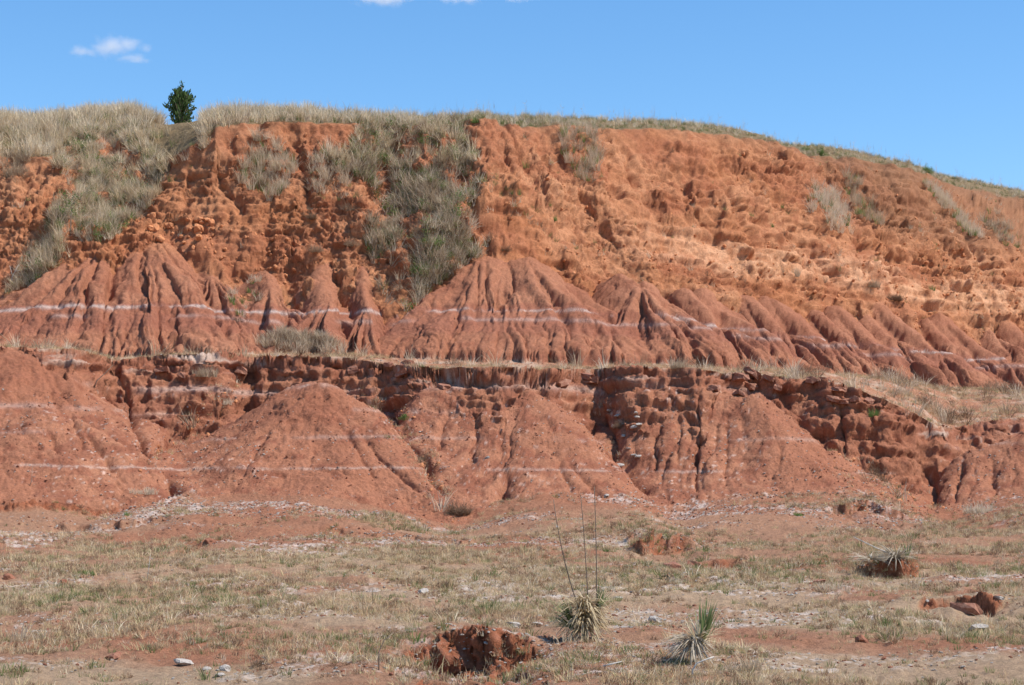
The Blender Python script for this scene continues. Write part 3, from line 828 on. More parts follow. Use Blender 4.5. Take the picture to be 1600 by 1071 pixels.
leafy = [pmesh('leafy_green_clump', join([blades(14, .40, .10, .5, .014, 380), leaves(60, (0, 0, .25), (.2, .2, .2), .03, 381)]), M_GREEN)]

# short grass and litter of the plain
g_w = (CMf == 0) * np.clip(.55 + 1.25 * patch + .8 * patch2, .04, 1.7) * np.clip(1.25 - (Yf - 23) / 75, .6, 1.2) * (Yf < 58) * (Yf > 18)
g_w = g_w * (1 - .85 * sm(46, 54, Yf - 5 * patch))
k, p = sample(37000, g_w, 1)
gsel = np.random.default_rng(2)
gp_ = fbm2(p[:, 0] * .3, p[:, 1] * .4, 2, 210)
pid = np.where(gsel.random(len(k)) < .07 + .26 * np.clip(gp_, 0, 1), gsel.integers(4, 6, len(k)), np.where(gsel.random(len(k)) < .24, gsel.integers(6, 8, len(k)), np.where(gsel.random(len(k)) < .28, gsel.integers(8, 10, len(k)), gsel.integers(0, 4, len(k)))))
scatter('ground_grass', short, p, rots(len(k), 3), scls(len(k), 4, .35, .95) * np.where(gsel.random(len(k)) < .05, 1.8, 1), pid, 'short dry grass and litter covering the plain', 'grass')

# terrace and mound-foot grass
foot_gully = inpoly([(560, 600), (640, 640), (720, 760), (760, 820), (700, 815), (640, 740)]) | inpoly([(330, 590), (400, 600), (330, 680), (240, 720), (200, 780), (300, 800), (190, 770)]) \
    | inpoly([(920, 620), (960, 640), (940, 700), (990, 740), (1020, 780), (960, 690)]) | inpoly([(1290, 690), (1400, 740), (1480, 790), (1560, 790), (1400, 810), (1310, 780)])
t_w = ((CMf == 2) * np.clip(.5 + .8 * patch + .4 * patch2, .05, 1.5) * np.where(PXf < 560, 1.2, np.where(PXf > 1200, 2.2, 1.0))) + .55 * (foot_gully & (PYf > 560) & (CMf != 3)) * np.clip(.4 + patch2, 0, 1)
k, p = sample(8500, t_w, 11)
pp = short + grey[:1] + brush[:1]
scatter('terrace_grass', pp, p, rots(len(k), 13), scls(len(k), 14, .6, 1.4), gsel.choice([0, 1, 2, 3, 6, 7, 8, 9, 4, 10, 11], len(k), p=[.15, .15, .12, .12, .14, .12, .06, .06, .03, .025, .025]),
        'thin dry grass on the terrace and in its gullies', 'grass')

# hilltop grass
ced_gap = inpoly([(248, 155), (316, 155), (312, 250), (254, 250)])
lf = 1 - sm(280, 420, PXf)
h_w = (CMf == 4) * (back_d < 4 + 9 * lf) * (.55 + .5 * patch + .35 * patch2).clip(.1, 2) * np.where(PXf > 700, .8, 1.2) * np.where(PXf > 1150, .6, 1) * (1 - .98 * ced_gap)
k, p = sample(8600, h_w, 21)
pxk = PXf[k]
green = gsel.random(len(k)) < np.where(pxk < 330, .12, np.where(pxk < 700, .28, .48))
pid = np.where(green, gsel.integers(6, 8, len(k)), np.where(gsel.random(len(k)) < .5, gsel.integers(0, 3, len(k)), gsel.integers(3, 6, len(k))))
hs = scls(len(k), 24, .7, 1.25) * np.interp(pxk, [0, 330, 560, 720, 1000, 1600], [1.15, 1.1, .85, .55, .5, .45])
scatter('hilltop_grass', tall + grey + dull, p, rots(len(k), 23, .12, (0, .18)), hs, pid, 'tall dry grass and green growth along the hilltop', 'grass')

# weed stalks on the skyline
stalk = []
for i in range(4):
    g = np.random.default_rng(390 + i); vs = []
    v1 = twigs(3, .75, .05, 391 + i, .012, 6); v1[0][:, :2] *= .45; v1[0][:, 2] *= 1.15
    stalk.append(pmesh('weed_stalk', v1, M_BRUSH if i % 2 else M_GREYST))
k, p = sample(420, (CMf == 4) * (back_d < 2.5) * np.clip(.3 + patch2, 0, 1), 31)
scatter('weed_stalks', stalk, p, rots(len(k), 33, .1), scls(len(k), 34, .5, 1.15), gsel.integers(0, 4, len(k)), 'thin bare weed stalks along the skyline', 'weeds')

# left gully and hillside
P_LEFT = [(-160, 235), (-20, 240), (60, 250), (105, 285), (85, 330), (45, 395), (10, 460), (60, 445), (150, 392), (215, 342), (265, 292), (300, 262), (330, 225), (325, 180), (-160, 180)]
k, p = sample(2300, inpoly(P_LEFT) * (CMf == 3) * (.5 + 1.3 * patch2).clip(.02, 2) * (1 - .95 * ced_gap), 41)
low_ = np.clip((PYf[k] - 250) / 160, 0, 1)
u_ = gsel.random(len(k))
pid = np.where(u_ < .42 - .25 * low_, gsel.integers(0, 3, len(k)), np.where(u_ < .66, gsel.integers(3, 6, len(k)), np.where(u_ < .82, gsel.integers(6, 8, len(k)), np.where(u_ < .92, gsel.integers(8, 10, len(k)), 10))))
scatter('gully_grass', tall + grey + dull + brush + leafy, p, rots(len(k), 43, .2, (.25, .2)), scls(len(k), 44, .6, 1.15), pid, 'dense tall grass and brush filling the left gully', 'grass')

# central brushy gully
P_MID = [(560, 190), (715, 188), (738, 235), (765, 285), (778, 335), (765, 385), (720, 425), (668, 452), (650, 490), (622, 492), (600, 470), (585, 420), (572, 350), (590, 318), (565, 280), (520, 262), (500, 240), (552, 225)]
midw = inpoly(P_MID) * (CMf == 3) * (.6 + 1.4 * patch2).clip(0.03, 2)
midw = midw * np.where(PYf > 300, 1.2, .9) * (1 - .8 * inpoly([(600, 215), (672, 210), (665, 255), (640, 265), (615, 245)]))
k, p = sample(2900, midw, 51)
u_ = gsel.random(len(k)); upr = PYf[k] < 260
pid = np.where(upr & (u_ < .4), gsel.integers(0, 3, len(k)), np.where(u_ < .54, gsel.integers(3, 6, len(k)), np.where(u_ < .70, gsel.integers(6, 8, len(k)), np.where(u_ < .88, gsel.integers(8, 10, len(k)), 10))))
scatter('gully_brush', tall + grey + dull + brush + leafy, p, rots(len(k), 53, .22, (.3, 0)), scls(len(k), 54, .6, 1.3), pid, 'grey brush and dry grass filling the central gully', 'brush')

# thin scattered growth on the cliff
sc_w = (CMf == 3) * np.clip(patch2 - .25, 0, 1) * np.where(inpoly(P_LEFT) | inpoly(P_MID), 0, 1) * np.where((PYf > 300) | (PXf > 700), 1, .5)
sc_w = sc_w + (CMf == 3) * 2.0 * (inpoly([(752, 262), (790, 280), (860, 345), (880, 385), (850, 372), (780, 310)]) | inpoly([(480, 235), (560, 245), (560, 310), (500, 320), (478, 290)]))
k, p = sample(700, sc_w, 61)
scatter('cliff_growth', grey + dull + brush + short[:2], p, rots(len(k), 63, .25, (.3, 0)), scls(len(k), 64, .3, .75), gsel.integers(0, 9, len(k)), 'sparse small tufts rooted across the orange cliff', 'grass')

# ------------------------------------------------------------------ stones: loose gravel (stuff)
peb_w = [rock_mesh('gravel_flake', M_WROCK, 400 + i, .35, .3, 1) for i in range(4)]
peb_r = [rock_mesh('red_gravel', M_RROCK, 410 + i, .7, .4, 1) for i in range(3)]
peb_o = [rock_mesh('orange_crumb', M_ORCLOD, 420 + i, .8, .4, 1) for i in range(3)]
gvf = fbm2(Xf * .22, Yf * .40, 3, 148)
gw = (CMf == 0) * (Yf < 57) * (Yf > 18) * (.06 + 3.0 * sm(.05, .5, gvf + .25 * patch2))
gw = gw + ((CMf >= 10) & (CMf < 15)) * (.35 + 1.0 * sm(0, .6, patch2)) * (Zf < 6.2) + .5 * foot_gully * (PYf > 560) + (CMf == 2) * .35
for (lx, ly, hw, rise, hd) in LEDGES:
    if rise < .9: gw = gw + 3.2 * (CMf == 0) * np.exp(-((Xf - lx) / hw) ** 2 - ((Yf - ly - .2) / .9) ** 2) * np.clip(.6 + patch2, 0, 1)
k, p = sample(38000, gw, 71)
u_ = gsel.random(len(k))
pid = np.where(u_ < np.where(CMf[k] >= 10, .40, .72), gsel.integers(0, 4, len(k)), gsel.integers(4, 7, len(k)))
scatter('gravel', peb_w + peb_r, p, rots(len(k), 73, .3), .012 + .036 * gsel.random(len(k)) ** 3 + .010 * (Yf[k] > 45), pid, 'pale and red gravel strewn over plain and slopes', 'gravel')
rub = (CMf == 3) * (sm(.1, .5, patch2) * .5 + 2.2 * inpoly([(210, 345), (260, 325), (330, 335), (480, 380), (470, 430), (380, 470), (340, 420), (290, 380)]) + .8 * (PXf > 880) * (PYf > 380)) + .8 * foot_gully * (CMf != 0) * (PYf > 540)
k, p = sample(4200, rub, 81)
scatter('crumbled_earth', peb_o, p, rots(len(k), 83, .5), .02 + .10 * gsel.random(len(k)) ** 3, gsel.integers(0, 3, len(k)), 'crumbled orange earth lying on the cliff ledges', 'earth')

# ------------------------------------------------------------------ single plants, stones and branches
def on(px, py, sink=0.0):
    q = hit(px, py); q[2] -= sink
    return q


def tuft_thing(name, px, py, width, height, kind, label, cat, seed, group=None):
    """one plant standing on the ground seen at (px, py); width and height in metres"""
    n = max(2, int(width / .16) ** 2)
    g = np.random.default_rng(seed)
    ps = []
    for i in range(n):
        a = g.random() * 6.283; r = width * .42 * math.sqrt(g.random())
        if kind == 'straw': p = blades(22, height, .08, .55, .013, seed * 31 + i, seg=4)
        elif kind == 'green': p = blades(22, height, .07, .5, .014, seed * 31 + i)
        elif kind == 'brush': p = twigs(26, height, .10, seed * 31 + i, .012, 4)
        else: p = join([twigs(12, height, .10, seed * 31 + i, .012, 4), leaves(40, (0, 0, height * .6), (.14, .14, height * .4), .028, seed * 17 + i)])
        p[0][:] *= (.45 + .75 * g.random()) * (1.1 - .9 * r / width)
        p[0][:, 0] += r * math.cos(a); p[0][:, 1] += r * math.sin(a) * .6
        ps.append(p)
    mat = {'straw': M_GREYST, 'green': M_GREEN, 'brush': M_BRUSH, 'leafy': M_GREEN}[kind]
    o = link(name, pmesh(name, join(ps), mat), loc=on(px, py))
    return tag(o, label, cat, group)


def clump_thing(name, poly, n, kinds, label, cat, seed, scale=1.0):
    """a big hanging clump: many tufts rooted inside its outline on the cliff, one plant mass"""
    k, p = sample(int(n * 1.7), inpoly(poly) * VIS, seed)
    c = p.mean(0); c[2] = p[:, 2].min()
    root = empty(name, c); tag(root, label, cat)
    g = np.random.default_rng(seed + 1); buckets = {}
    for i in range(len(k)):
        kd = kinds[g.integers(0, len(kinds))]
        if kd == 'straw': q = blades(34, .60 * scale, .13, .6, .018, seed * 77 + i, seg=4)
        elif kd == 'green': q = blades(20, .45 * scale, .10, .5, .018, seed * 77 + i)
        else: q = twigs(22, .45 * scale, .13, seed * 77 + i, .012, 4)
        v = q[0] * (.7 + .5 * g.random()); v[:, 1] -= v[:, 2] * .35; v = v + (p[i] - c)
        buckets.setdefault(kd, []).append((v, q[1], q[2]))
    nm = {'straw': 'dry_blades', 'green': 'green_blades', 'brush': 'twigs'}
    mt = {'straw': M_GREYST, 'green': M_GREEN, 'brush': M_BRUSH}
    for kd, parts in buckets.items():
        link(nm[kd], pmesh(nm[kd], join(parts), mt[kd]), root)['kind'] = 'stuff'
    return root


clump_thing('grass_clump', [(398, 212), (432, 222), (462, 258), (448, 300), (425, 318), (395, 300), (362, 295), (372, 262), (388, 240)], 170, ['straw', 'straw', 'straw', 'green', 'brush'],
            'tall grey grass clump with green shoots hanging right of the orange spur', 'grass', 501, .9)
clump_thing('grass_clump', [(878, 200), (930, 205), (938, 235), (932, 285), (905, 285), (876, 255)], 130, ['straw', 'straw', 'green', 'brush'],
            'hanging grass clump below the rim right of the middle mound', 'grass', 502, .9)
clump_thing('grass_clump', [(1265, 292), (1300, 300), (1325, 335), (1330, 368), (1300, 365), (1264, 330)], 110, ['straw', 'straw', 'straw', 'green'],
            'left one of two pale grass clumps hanging side by side on the right cliff', 'grass', 503, .95)
clump_thing('grass_clump', [(1322, 272), (1345, 280), (1362, 310), (1384, 355), (1355, 345), (1330, 335), (1320, 300)], 110, ['straw', 'straw', 'straw', 'green'],
            'right one of two pale grass clumps hanging side by side on the right cliff', 'grass', 504, .95)
clump_thing('grass_clump', [(1440, 285), (1462, 292), (1500, 335), (1535, 372), (1515, 370), (1475, 335)], 110, ['straw', 'straw', 'green'],
            'diagonal strip of grey grass running down the far right cliff', 'grass', 505, .9)
clump_thing('grass_clump', [(1520, 330), (1560, 335), (1592, 372), (1590, 395), (1555, 375)], 90, ['straw', 'straw', 'green', 'brush'],
            'grass clump at the right edge of the cliff', 'grass', 506, .85)
clump_thing('grass_clump', [(482, 258), (520, 240), (552, 255), (545, 290), (505, 305), (485, 290)], 70, ['straw', 'brush', 'straw'],
            'loose straw clump under the rim left of the central brushy gully', 'grass', 507, .8)
clump_thing('grass_clump', [(5, 245), (45, 248), (48, 275), (20, 290), (2, 275)], 45, ['straw', 'brush'],
            'brown grass clump over the orange bank at the left edge', 'grass', 508, .7)
clump_thing('grass_clump', [(400, 535), (440, 520), (500, 525), (545, 545), (520, 552), (430, 552)], 120, ['straw', 'straw', 'brush'],
            'dry grass bank on the terrace above the dark alcove', 'grass', 509, .6)
clump_thing('grass_clump', [(365, 430), (400, 428), (410, 470), (395, 505), (365, 505), (358, 470)], 45, ['straw', 'brush', 'green'],
            'small scrub patch between the large left mound and its ribs', 'grass', 510, .55)

TUFTS = [
    # name, px, py, width, height, kind, label, category
    ('green_bush', 740, 190, .5, .30, 'green', 'dark green tuft on the rim above the central gully', 'plant'),
    ('green_bush', 780, 192, .45, .42, 'green', 'dark green tuft with spikes on the rim left of centre', 'plant'),
    ('rim_bush', 1257, 237, .5, .35, 'leafy', 'first of three green bushes on the descending right rim', 'plant'),
    ('rim_bush', 1282, 242, .5, .42, 'leafy', 'second of three green bushes on the descending right rim', 'plant'),
    ('rim_bush', 1307, 247, .5, .42, 'leafy', 'third of three green bushes on the descending right rim', 'plant'),
    ('rim_bush', 1450, 270, .7, .45, 'leafy', 'wide green bush on the right rim beside pale grass', 'plant'),
    ('rim_bush', 1490, 278, .4, .35, 'leafy', 'small green bush on the rim near the right edge', 'plant'),
    ('spiky_plant', 823, 262, .3, .45, 'green', 'lone spiky green plant halfway up the orange scarp', 'plant'),
    ('green_tuft', 803, 300, .45, .35, 'green', 'bright green tuft on the slope right of the central gully', 'plant'),
    ('green_tuft', 862, 320, .3, .3, 'green', 'small green tuft below the hanging grass right of centre', 'plant'),
    ('green_tuft', 865, 345, .35, .3, 'green', 'green tuft at the lower end of the diagonal grass strip', 'plant'),
    ('dry_bush', 786, 393, .5, .32, 'brush', 'dry brown bush crowning the middle fluted mound', 'shrub'),
    ('green_tuft', 1220, 325, .3, .38, 'green', 'single bright green tuft left of the paired grass clumps', 'plant'),
    ('green_tuft', 1175, 337, .25, .28, 'green', 'tiny green tuft on the right cliff below the rim', 'plant'),
    ('green_tuft', 1207, 354, .4, .22, 'green', 'low green tuft on a ledge of the right cliff', 'plant'),
    ('green_tuft', 1457, 452, .4, .42, 'green', 'bright green tuft above the fluted ridges on the right', 'plant'),
    ('dry_bush', 1362, 448, .8, .5, 'straw', 'grey dry bush above the fluted ridges on the right', 'shrub'),
    ('dry_bush', 1398, 468, .9, .35, 'brush', 'dark dry bush perched above the right fluted ridges', 'shrub'),
    ('dry_bush', 1238, 430, .8, .5, 'straw', 'pale dry bush on the crumbled slope above the ridges', 'shrub'),
    ('dry_bush', 486, 345, .5, .32, 'brush', 'small brown bush on the slope left of the brushy gully', 'shrub'),
    ('dry_bush', 548, 330, .5, .42, 'brush', 'dark brown bush beside the top of the narrow fingers', 'shrub'),
    ('dry_bush', 492, 395, .5, .40, 'brush', 'brown bush sitting on the tip of the left finger', 'shrub'),
    ('dry_bush', 553, 385, .5, .42, 'brush', 'brown bush sitting on the tip of the right finger', 'shrub'),
    ('dry_bush', 660, 717, .5, .22, 'brush', 'small round bush in the gully beside the pale tipped cone', 'shrub'),
    ('dry_bush', 714, 802, .75, .36, 'brush', 'grey bush at the gully mouth between cone and middle buttress', 'shrub'),
    ('dry_bush', 968, 668, .5, .3, 'brush', 'dark bush among pale stones in the gully right of the middle buttress', 'shrub'),
    ('dry_bush', 630, 655, .4, .22, 'leafy', 'little green bush in the cleft right of the pale tipped cone', 'shrub'),
    ('dry_bush', 350, 630, .7, .35, 'straw', 'straw tuft on the slope below the dark alcove', 'grass'),
    ('dry_bush', 322, 588, .9, .42, 'straw', 'grey tuft at the lip of the recessed left wall', 'grass'),
    ('dry_bush', 225, 770, .9, .25, 'straw', 'flattened dry grass at the foot of the left gully', 'grass'),
    ('grass_bank', 1530, 800, 1.1, .38, 'straw', 'tall straw tuft at the foot of the right mound', 'grass'),
    ('grass_bank', 1060, 575, .9, .32, 'straw', 'dry tuft on the terrace rim right of centre', 'grass'),
    ('green_tuft', 1362, 650, .5, .32, 'green', 'pale green tuft on the bank right of the shaded wall', 'plant'),
    ('green_tuft', 196, 805, .35, .22, 'green', 'small green tuft on the plain at far left below the slope', 'plant'),
    ('green_tuft', 1245, 805, .5, .12, 'green', 'low bright green patch at the foot of the right buttress', 'plant'),
    ('green_tuft', 953, 860, .35, .12, 'green', 'low green weed right of the tall yucca stalks', 'plant'),
    ('green_tuft', 1000, 1012, .25, .10, 'green', 'leafy green weed between the two foreground yuccas', 'plant'),
    ('green_tuft', 650, 1000, .3, .18, 'green', 'green tuft on the lip of the eroded foreground bank', 'plant'),
    ('green_tuft', 130, 897, .5, .14, 'green', 'green patch in the grass at the left of the plain', 'plant'),
    ('spiky_plant', 1388, 978, .45, .30, 'green', 'spiky green tuft right of the small yucca', 'plant'),
    ('grass_bank', 1300, 925, .7, .22, 'straw', 'grey grass tuft beside the dark upright stone', 'grass'),
    ('grass_bank', 40, 1000, .6, .28, 'straw', 'pale grass tuft in the near left corner', 'grass'),
    ('grass_bank', 1165, 1050, .6, .3, 'straw', 'wispy straw tuft right of the small yucca at the bottom', 'grass'),
    ('dry_bush', 400, 1040, .35, .16, 'brush', 'small brown weed near the bottom left of centre', 'shrub'),
]
for i, a in enumerate(TUFTS):
    tuft_thing(a[0], a[1], a[2], a[3], a[4], a[5], a[6], a[7], 600 + i)


def spikes(n, length, width, seed, el0, el1, base=.05, az=None, curve=0.0, z0=0.0):
    """stiff yucca leaves with a keel; el = elevation range in degrees"""
    g = np.random.default_rng(seed); vs, ts, rs = [], [], []
    for i in range(n):
        a = (g.random() * 6.283) if az is None else az[0] + (az[1] - az[0]) * g.random()
        e = math.radians(el0 + (el1 - el0) * g.random()); L = length * (.6 + .5 * g.random()); w = width * (.7 + .6 * g.random())
        d = np.array([math.cos(a) * math.cos(e), math.sin(a) * math.cos(e), math.sin(e)]); sd = np.array([-math.sin(a), math.cos(a), 0])
        p0 = np.array([math.cos(a), math.sin(a), 0]) * base * g.random() + np.array([0, 0, z0 * g.random()])
        up_ = np.cross(d, sd) * -1; r = g.random(); b = len(vs)
        mid = p0 + d * L * .5 + up_ * 0; tip = p0 + d * L + np.array([0, 0, -curve * L * (.4 + g.random())])
        mid[2] -= curve * L * .15
        vs += [p0 - sd * w * .5, p0 + sd * w * .5, mid - sd * w * .45 + up_ * w * .2, mid + sd * w * .45 + up_ * w * .2, mid, tip]
        ts += [(b, b + 1, b + 4), (b, b + 4, b + 2), (b + 1, b + 3, b + 4), (b + 2, b + 4, b + 5), (b + 4, b + 3, b + 5)]; rs += [r] * 6
    return np.array(vs), np.array(ts), np.array(rs)


def rod(pts, r0, r1, sides=5):
    pts = np.array(pts, float); vs, fs = [], []; n = len(pts)
    for i, p in enumerate(pts):
        d = pts[min(i + 1, n - 1)] - pts[max(i - 1, 0)]; d /= np.linalg.norm(d) + 1e-9
        u = np.cross(d, [0.3, 1, .2]); u /= np.linalg.norm(u) + 1e-9; w = np.cross(d, u); r = r0 + (r1 - r0) * i / (n - 1)
        for k in range(sides):
            a = 6.2832 * k / sides; vs.append(p + r * (u * math.cos(a) + w * math.sin(a)))
    for i in range(n - 1):
        for k in range(sides):
            fs.append((i * sides + k, i * sides + (k + 1) % sides, (i + 1) * sides + (k + 1) % sides, (i + 1) * sides + k))
    fs.append(tuple(range(sides))[::-1]); fs.append(tuple((n - 1) * sides + k for k in range(sides)))
    return vs, fs


def rod_obj(name, pts, r0, r1, mat, parent=None, loc=None, extra=None):
    vs, fs = [], []
    for q, a, b in [(pts, r0, r1)] + (extra or []):
        v, f = rod(q, a, b); o = len(vs); vs += v; fs += [tuple(i + o for i in t) for t in f]
    me = bpy.data.meshes.new(name); me.from_pydata([tuple(v) for v in vs], [], fs); me.materials.append(mat); me.shade_smooth()
    return link(name, me, parent, loc)


# large yucca with three dry flower stalks
p = on(912, 998)
y = tag(empty('yucca', p), 'shaggy yucca with three tall bare flower stalks in the foreground', 'yucca')
link('dead_leaf_skirt', pmesh('dead_leaf_skirt', join([spikes(230, .52, .024, 701, -40, 40, .12, None, .45, .42), spikes(110, .46, .022, 702, -10, 65, .10, (-2.6, .6), .6, .42)]), M_DEADY), y, (0, 0, .12))
link('green_leaves', pmesh('green_leaves', join([spikes(34, .40, .020, 703, 30, 85, .05, (-.5, 1.2), 0, .1)]), M_YUCCA), y, (.16, .05, .36))
link('shaded_leaves', pmesh('shaded_leaves', join([spikes(60, .5, .024, 704, 0, 70, .06, (2.0, 4.2), .2, .15)]), M_YUCCA), y, (-.13, .02, .12))
for (a, b, c_) in (((-.04, 0, .35), (-.28, .05, .90), (-.42, .06, 1.92)), ((.06, -.02, .40), (.04, -.02, 1.0), (-.04, -.04, 1.98)), ((.17, .02, .38), (.19, .02, 1.1), (.15, 0, 2.10))):
    a, b, c_ = map(np.array, (a, b, c_))
    t_ = np.linspace(0, 1, 9)[:, None]
    st = rod_obj('flower_stalk', (1 - t_) ** 2 * a + 2 * t_ * (1 - t_) * b + t_ ** 2 * c_, .010, .005, M_STALK, y)
# small yucca
p = on(1085, 1030)
y = tag(empty('yucca', p), 'small yucca with upright green leaves and grey skirt right of the tall one', 'yucca')
link('green_leaves', pmesh('green_leaves', spikes(56, .58, .024, 711, 55, 88, .05, (-1.2, 1.9), 0, .05), M_YUCCA), y, (.08, 0, .20))
link('yellowing_leaves', pmesh('yellowing_leaves', spikes(50, .44, .02, 712, 10, 75, .05, None, .2, .1), M_DEADY), y, (.05, 0, .20))
link('dead_leaf_skirt', pmesh('dead_leaf_skirt', spikes(130, .42, .024, 713, -45, 30, .08, (2.2, 5.6), .3, .16), M_GREYY), y, (-.03, 0, .16))
# dead yucca on a hummock
p = on(1392, 882)
y = tag(empty('yucca', p), 'grey collapsed yucca spread over a small red hummock', 'yucca')
link('dead_leaf_skirt', pmesh('dead_leaf_skirt', join([spikes(110, .55, .022, 721, -12, 45, .10, None, .25, .10)]), M_GREYY), y, (.08, 0, .1))
link('flattened_leaves', pmesh('flattened_leaves', spikes(80, .5, .022, 722, -8, 30, .14, None, .15, .06), M_GREYY), y, (-.42, .05, .08))
link('green_leaves', pmesh('green_leaves', spikes(12, .45, .018, 723, 50, 88, .03), M_YUCCA), y, (.30, .1, .12))
rod_obj('flower_stalk', [(.05, 0, .16), (-.3, -.02, .30), (-.75, 0, .52)], .014, .008, M_PALEWOOD, y)

# cedar on the rim of the left hill
p = on(282, 212)
base = p - np.array([0, 0, .03])
ced = tag(empty('cedar_tree', base), 'small dark green cedar growing on the grassy left rim', 'tree')
ced_trunk = rod_obj('trunk', [(0, 0, -.25), (.01, 0, .2), (-.03, 0, .7), (0, 0, 1.45)], .05, .012, M_WOOD, ced)
g = np.random.default_rng(731)
sprays, limbs = [], []
for i in range(78):
    t_ = -.06 + 1.0 * g.random() ** .9
    a = g.random() * 6.283
    reach = .50 * (1.08 - .72 * abs(t_ - .42) ** .9) * (.65 + .5 * g.random()) * (1 - .55 * max(t_ - .5, 0) * 1.3)
    el = math.radians(38 + 30 * g.random())
    p0 = np.array([0, 0, .10 + 1.05 * t_]); p1 = p0 + reach * np.array([math.cos(a) * math.cos(el), math.sin(a) * math.cos(el), math.sin(el)]) * 1.25
    limbs.append(([p0, (p0 + p1) / 2 + np.array([0, 0, -.02]), p1], .012, .004))
    m = 26
    for j in range(m):
        f = .25 + .8 * (j / m); q = p0 + (p1 - p0) * f + g.normal(0, .035, 3)
        d = (p1 - p0) / np.linalg.norm(p1 - p0) * .8 + g.normal(0, .45, 3) + np.array([0, 0, .35]); d /= np.linalg.norm(d)
        s_ = np.cross(d, g.normal(size=3)); s_ /= np.linalg.norm(s_); L = .08 + .07 * g.random()
        v = np.array([q - s_ * .018, q + s_ * .018, q + d * L * .6 + s_ * .022, q + d * L, q + d * L * .6 - s_ * .022])
        sprays.append((v, np.array([(0, 1, 2), (0, 2, 4), (4, 2, 3)]), np.full(5, g.random())))
rod_obj('limbs', limbs[0][0], .012, .004, M_WOOD, ced_trunk, extra=limbs[1:])
for j in range(60):
    f = j / 60; q = np.array([g.normal(0, .03), g.normal(0, .03), .95 + .62 * f]); d = g.normal(0, .5, 3) + np.array([0, 0, .8]); d /= np.linalg.norm(d)
    s_ = np.cross(d, g.normal(size=3)); s_ /= np.linalg.norm(s_); L = .09
    sprays.append((np.array([q - s_ * .015, q + s_ * .015, q + d * L * .6 + s_ * .018, q + d * L, q + d * L * .6 - s_ * .018]), np.array([(0, 1, 2), (0, 2, 4), (4, 2, 3)]), np.full(5, g.random())))
link('crown', pmesh('crown', join(sprays), M_CEDAR), ced)
ced.scale = (1.3, 1.3, 1.55)

# slender sapling in the left gully
p = on(110, 362)
sp_ = tag(empty('sapling', p), 'slender leafy sapling standing in the grassy left gully', 'tree')
ex = []
g = np.random.default_rng(741)
lp = []
for i in range(16):
    z0 = .35 + .9 * g.random(); a = g.random() * 6.283; L = .25 + .3 * g.random()
    q1 = np.array([math.cos(a) * L * .7, math.sin(a) * L * .7, z0 + L * .7]); ex.append(([(0, 0, z0), q1 * .5 + np.array([0, 0, z0 * .5 - .02]), q1], .008, .003))
    lp.append(leaves(26, q1, (.13, .13, .13), .028, 742 + i))
rod_obj('trunk', [(0, 0, -.2), (-.02, 0, .5), (.03, 0, 1.4)], .026, .008, M_WOOD, sp_, extra=ex)
link('crown', pmesh('crown', join(lp), M_GREEN), sp_)

# dead stems and branches
p = on(148, 600)
tag(rod_obj('leaning_stick', [(0, 0, -.1), (.06, 0, .10), (.32, .0, .34), (.56, 0, .60)], .022, .006, M_WOOD, None, p), 'thin dead stem leaning over the red slope at left', 'stick')
p = on(14, 446)
tag(rod_obj('dead_branch', [(0, 0, -.05), (.12, -.05, .35), (.34, -.1, .75)], .022, .007, M_PALEWOOD, None, p, extra=[([(.12, -.05, .35), (.02, -.1, .72)], .013, .005), ([(.22, -.08, .52), (.40, -.1, .55)], .012, .004), ([(.06, -.03, .2), (.26, -.1, .22)], .012, .004)]),
    'bleached forked branch lying at the left edge below the gully', 'branch')
p = on(1082, 1058)
tag(rod_obj('curved_stick', [(0, 0, .0), (.0, 0, .08), (.05, 0, .16), (.14, 0, .20), (.26, 0, .24)], .012, .009, M_PALEWOOD, None, p), 'pale curved stick arching in front of the small yucca', 'stick')
p = on(955, 1043)
tag(rod_obj('dry_stick', [(-.1, 0, .02), (.02, 0, .05), (.14, 0, .08)], .014, .006, M_PALEWOOD, None, p), 'short pale stick lying before the large yucca', 'stick')
p = on(228, 905)
tag(rod_obj('dry_stalk', [(0, 0, 0), (.03, 0, .22), (.05, 0, .44)], .007, .003, M_PALEWOOD, None, p), 'single thin upright stalk on the left of the plain', 'stalk')
p = on(590, 1045)
tag(rod_obj('dry_stalk', [(0, 0, 0), (.0, 0, .22), (.06, 0, .36), (.18, 0, .46)], .009, .004, M_WOOD, None, p), 'thin bent stalk left of the eroded foreground bank', 'stalk')
p = on(48, 756)
tag(rod_obj('leaning_stick', [(0, 0, 0), (.05, 0, .15), (.06, 0, .55)], .012, .004, M_WOOD, None, p), 'upright dead stem near the foot of the left slope', 'stick')

# single stones
def block_mesh(name, mat, seed):
    import bmesh
    g = np.random.default_rng(seed)
    bm = bmesh.new(); bmesh.ops.create_cube(bm, size=1.7)
    bmesh.ops.subdivide_edges(bm, edges=bm.edges[:], cuts=1, use_grid_fill=True)
    for v in bm.verts:
        v.co = Vector(np.array(v.co) * np.array([1, .8, .42]) * (1 - .10 * (np.linalg.norm(v.co) > 1.3)) + g.normal(0, .10, 3) * np.array([1, 1, .6]))
    me = bpy.data.meshes.new(name); bm.to_mesh(me); bm.free(); me.materials.append(mat)
    return me


ROCKM = {'w': [rock_mesh('pale_stone', M_WROCK, 800 + i, .42, .25) for i in range(4)], 'r': [rock_mesh('red_stone', M_RROCK, 810 + i, .75, .3) for i in range(3)],
         'o': [rock_mesh('orange_stone', M_ORCLOD, 820 + i, .85, .3) for i in range(3)], 'c': [block_mesh('caprock_stone', M_CAP, 830 + i) for i in range(5)]}


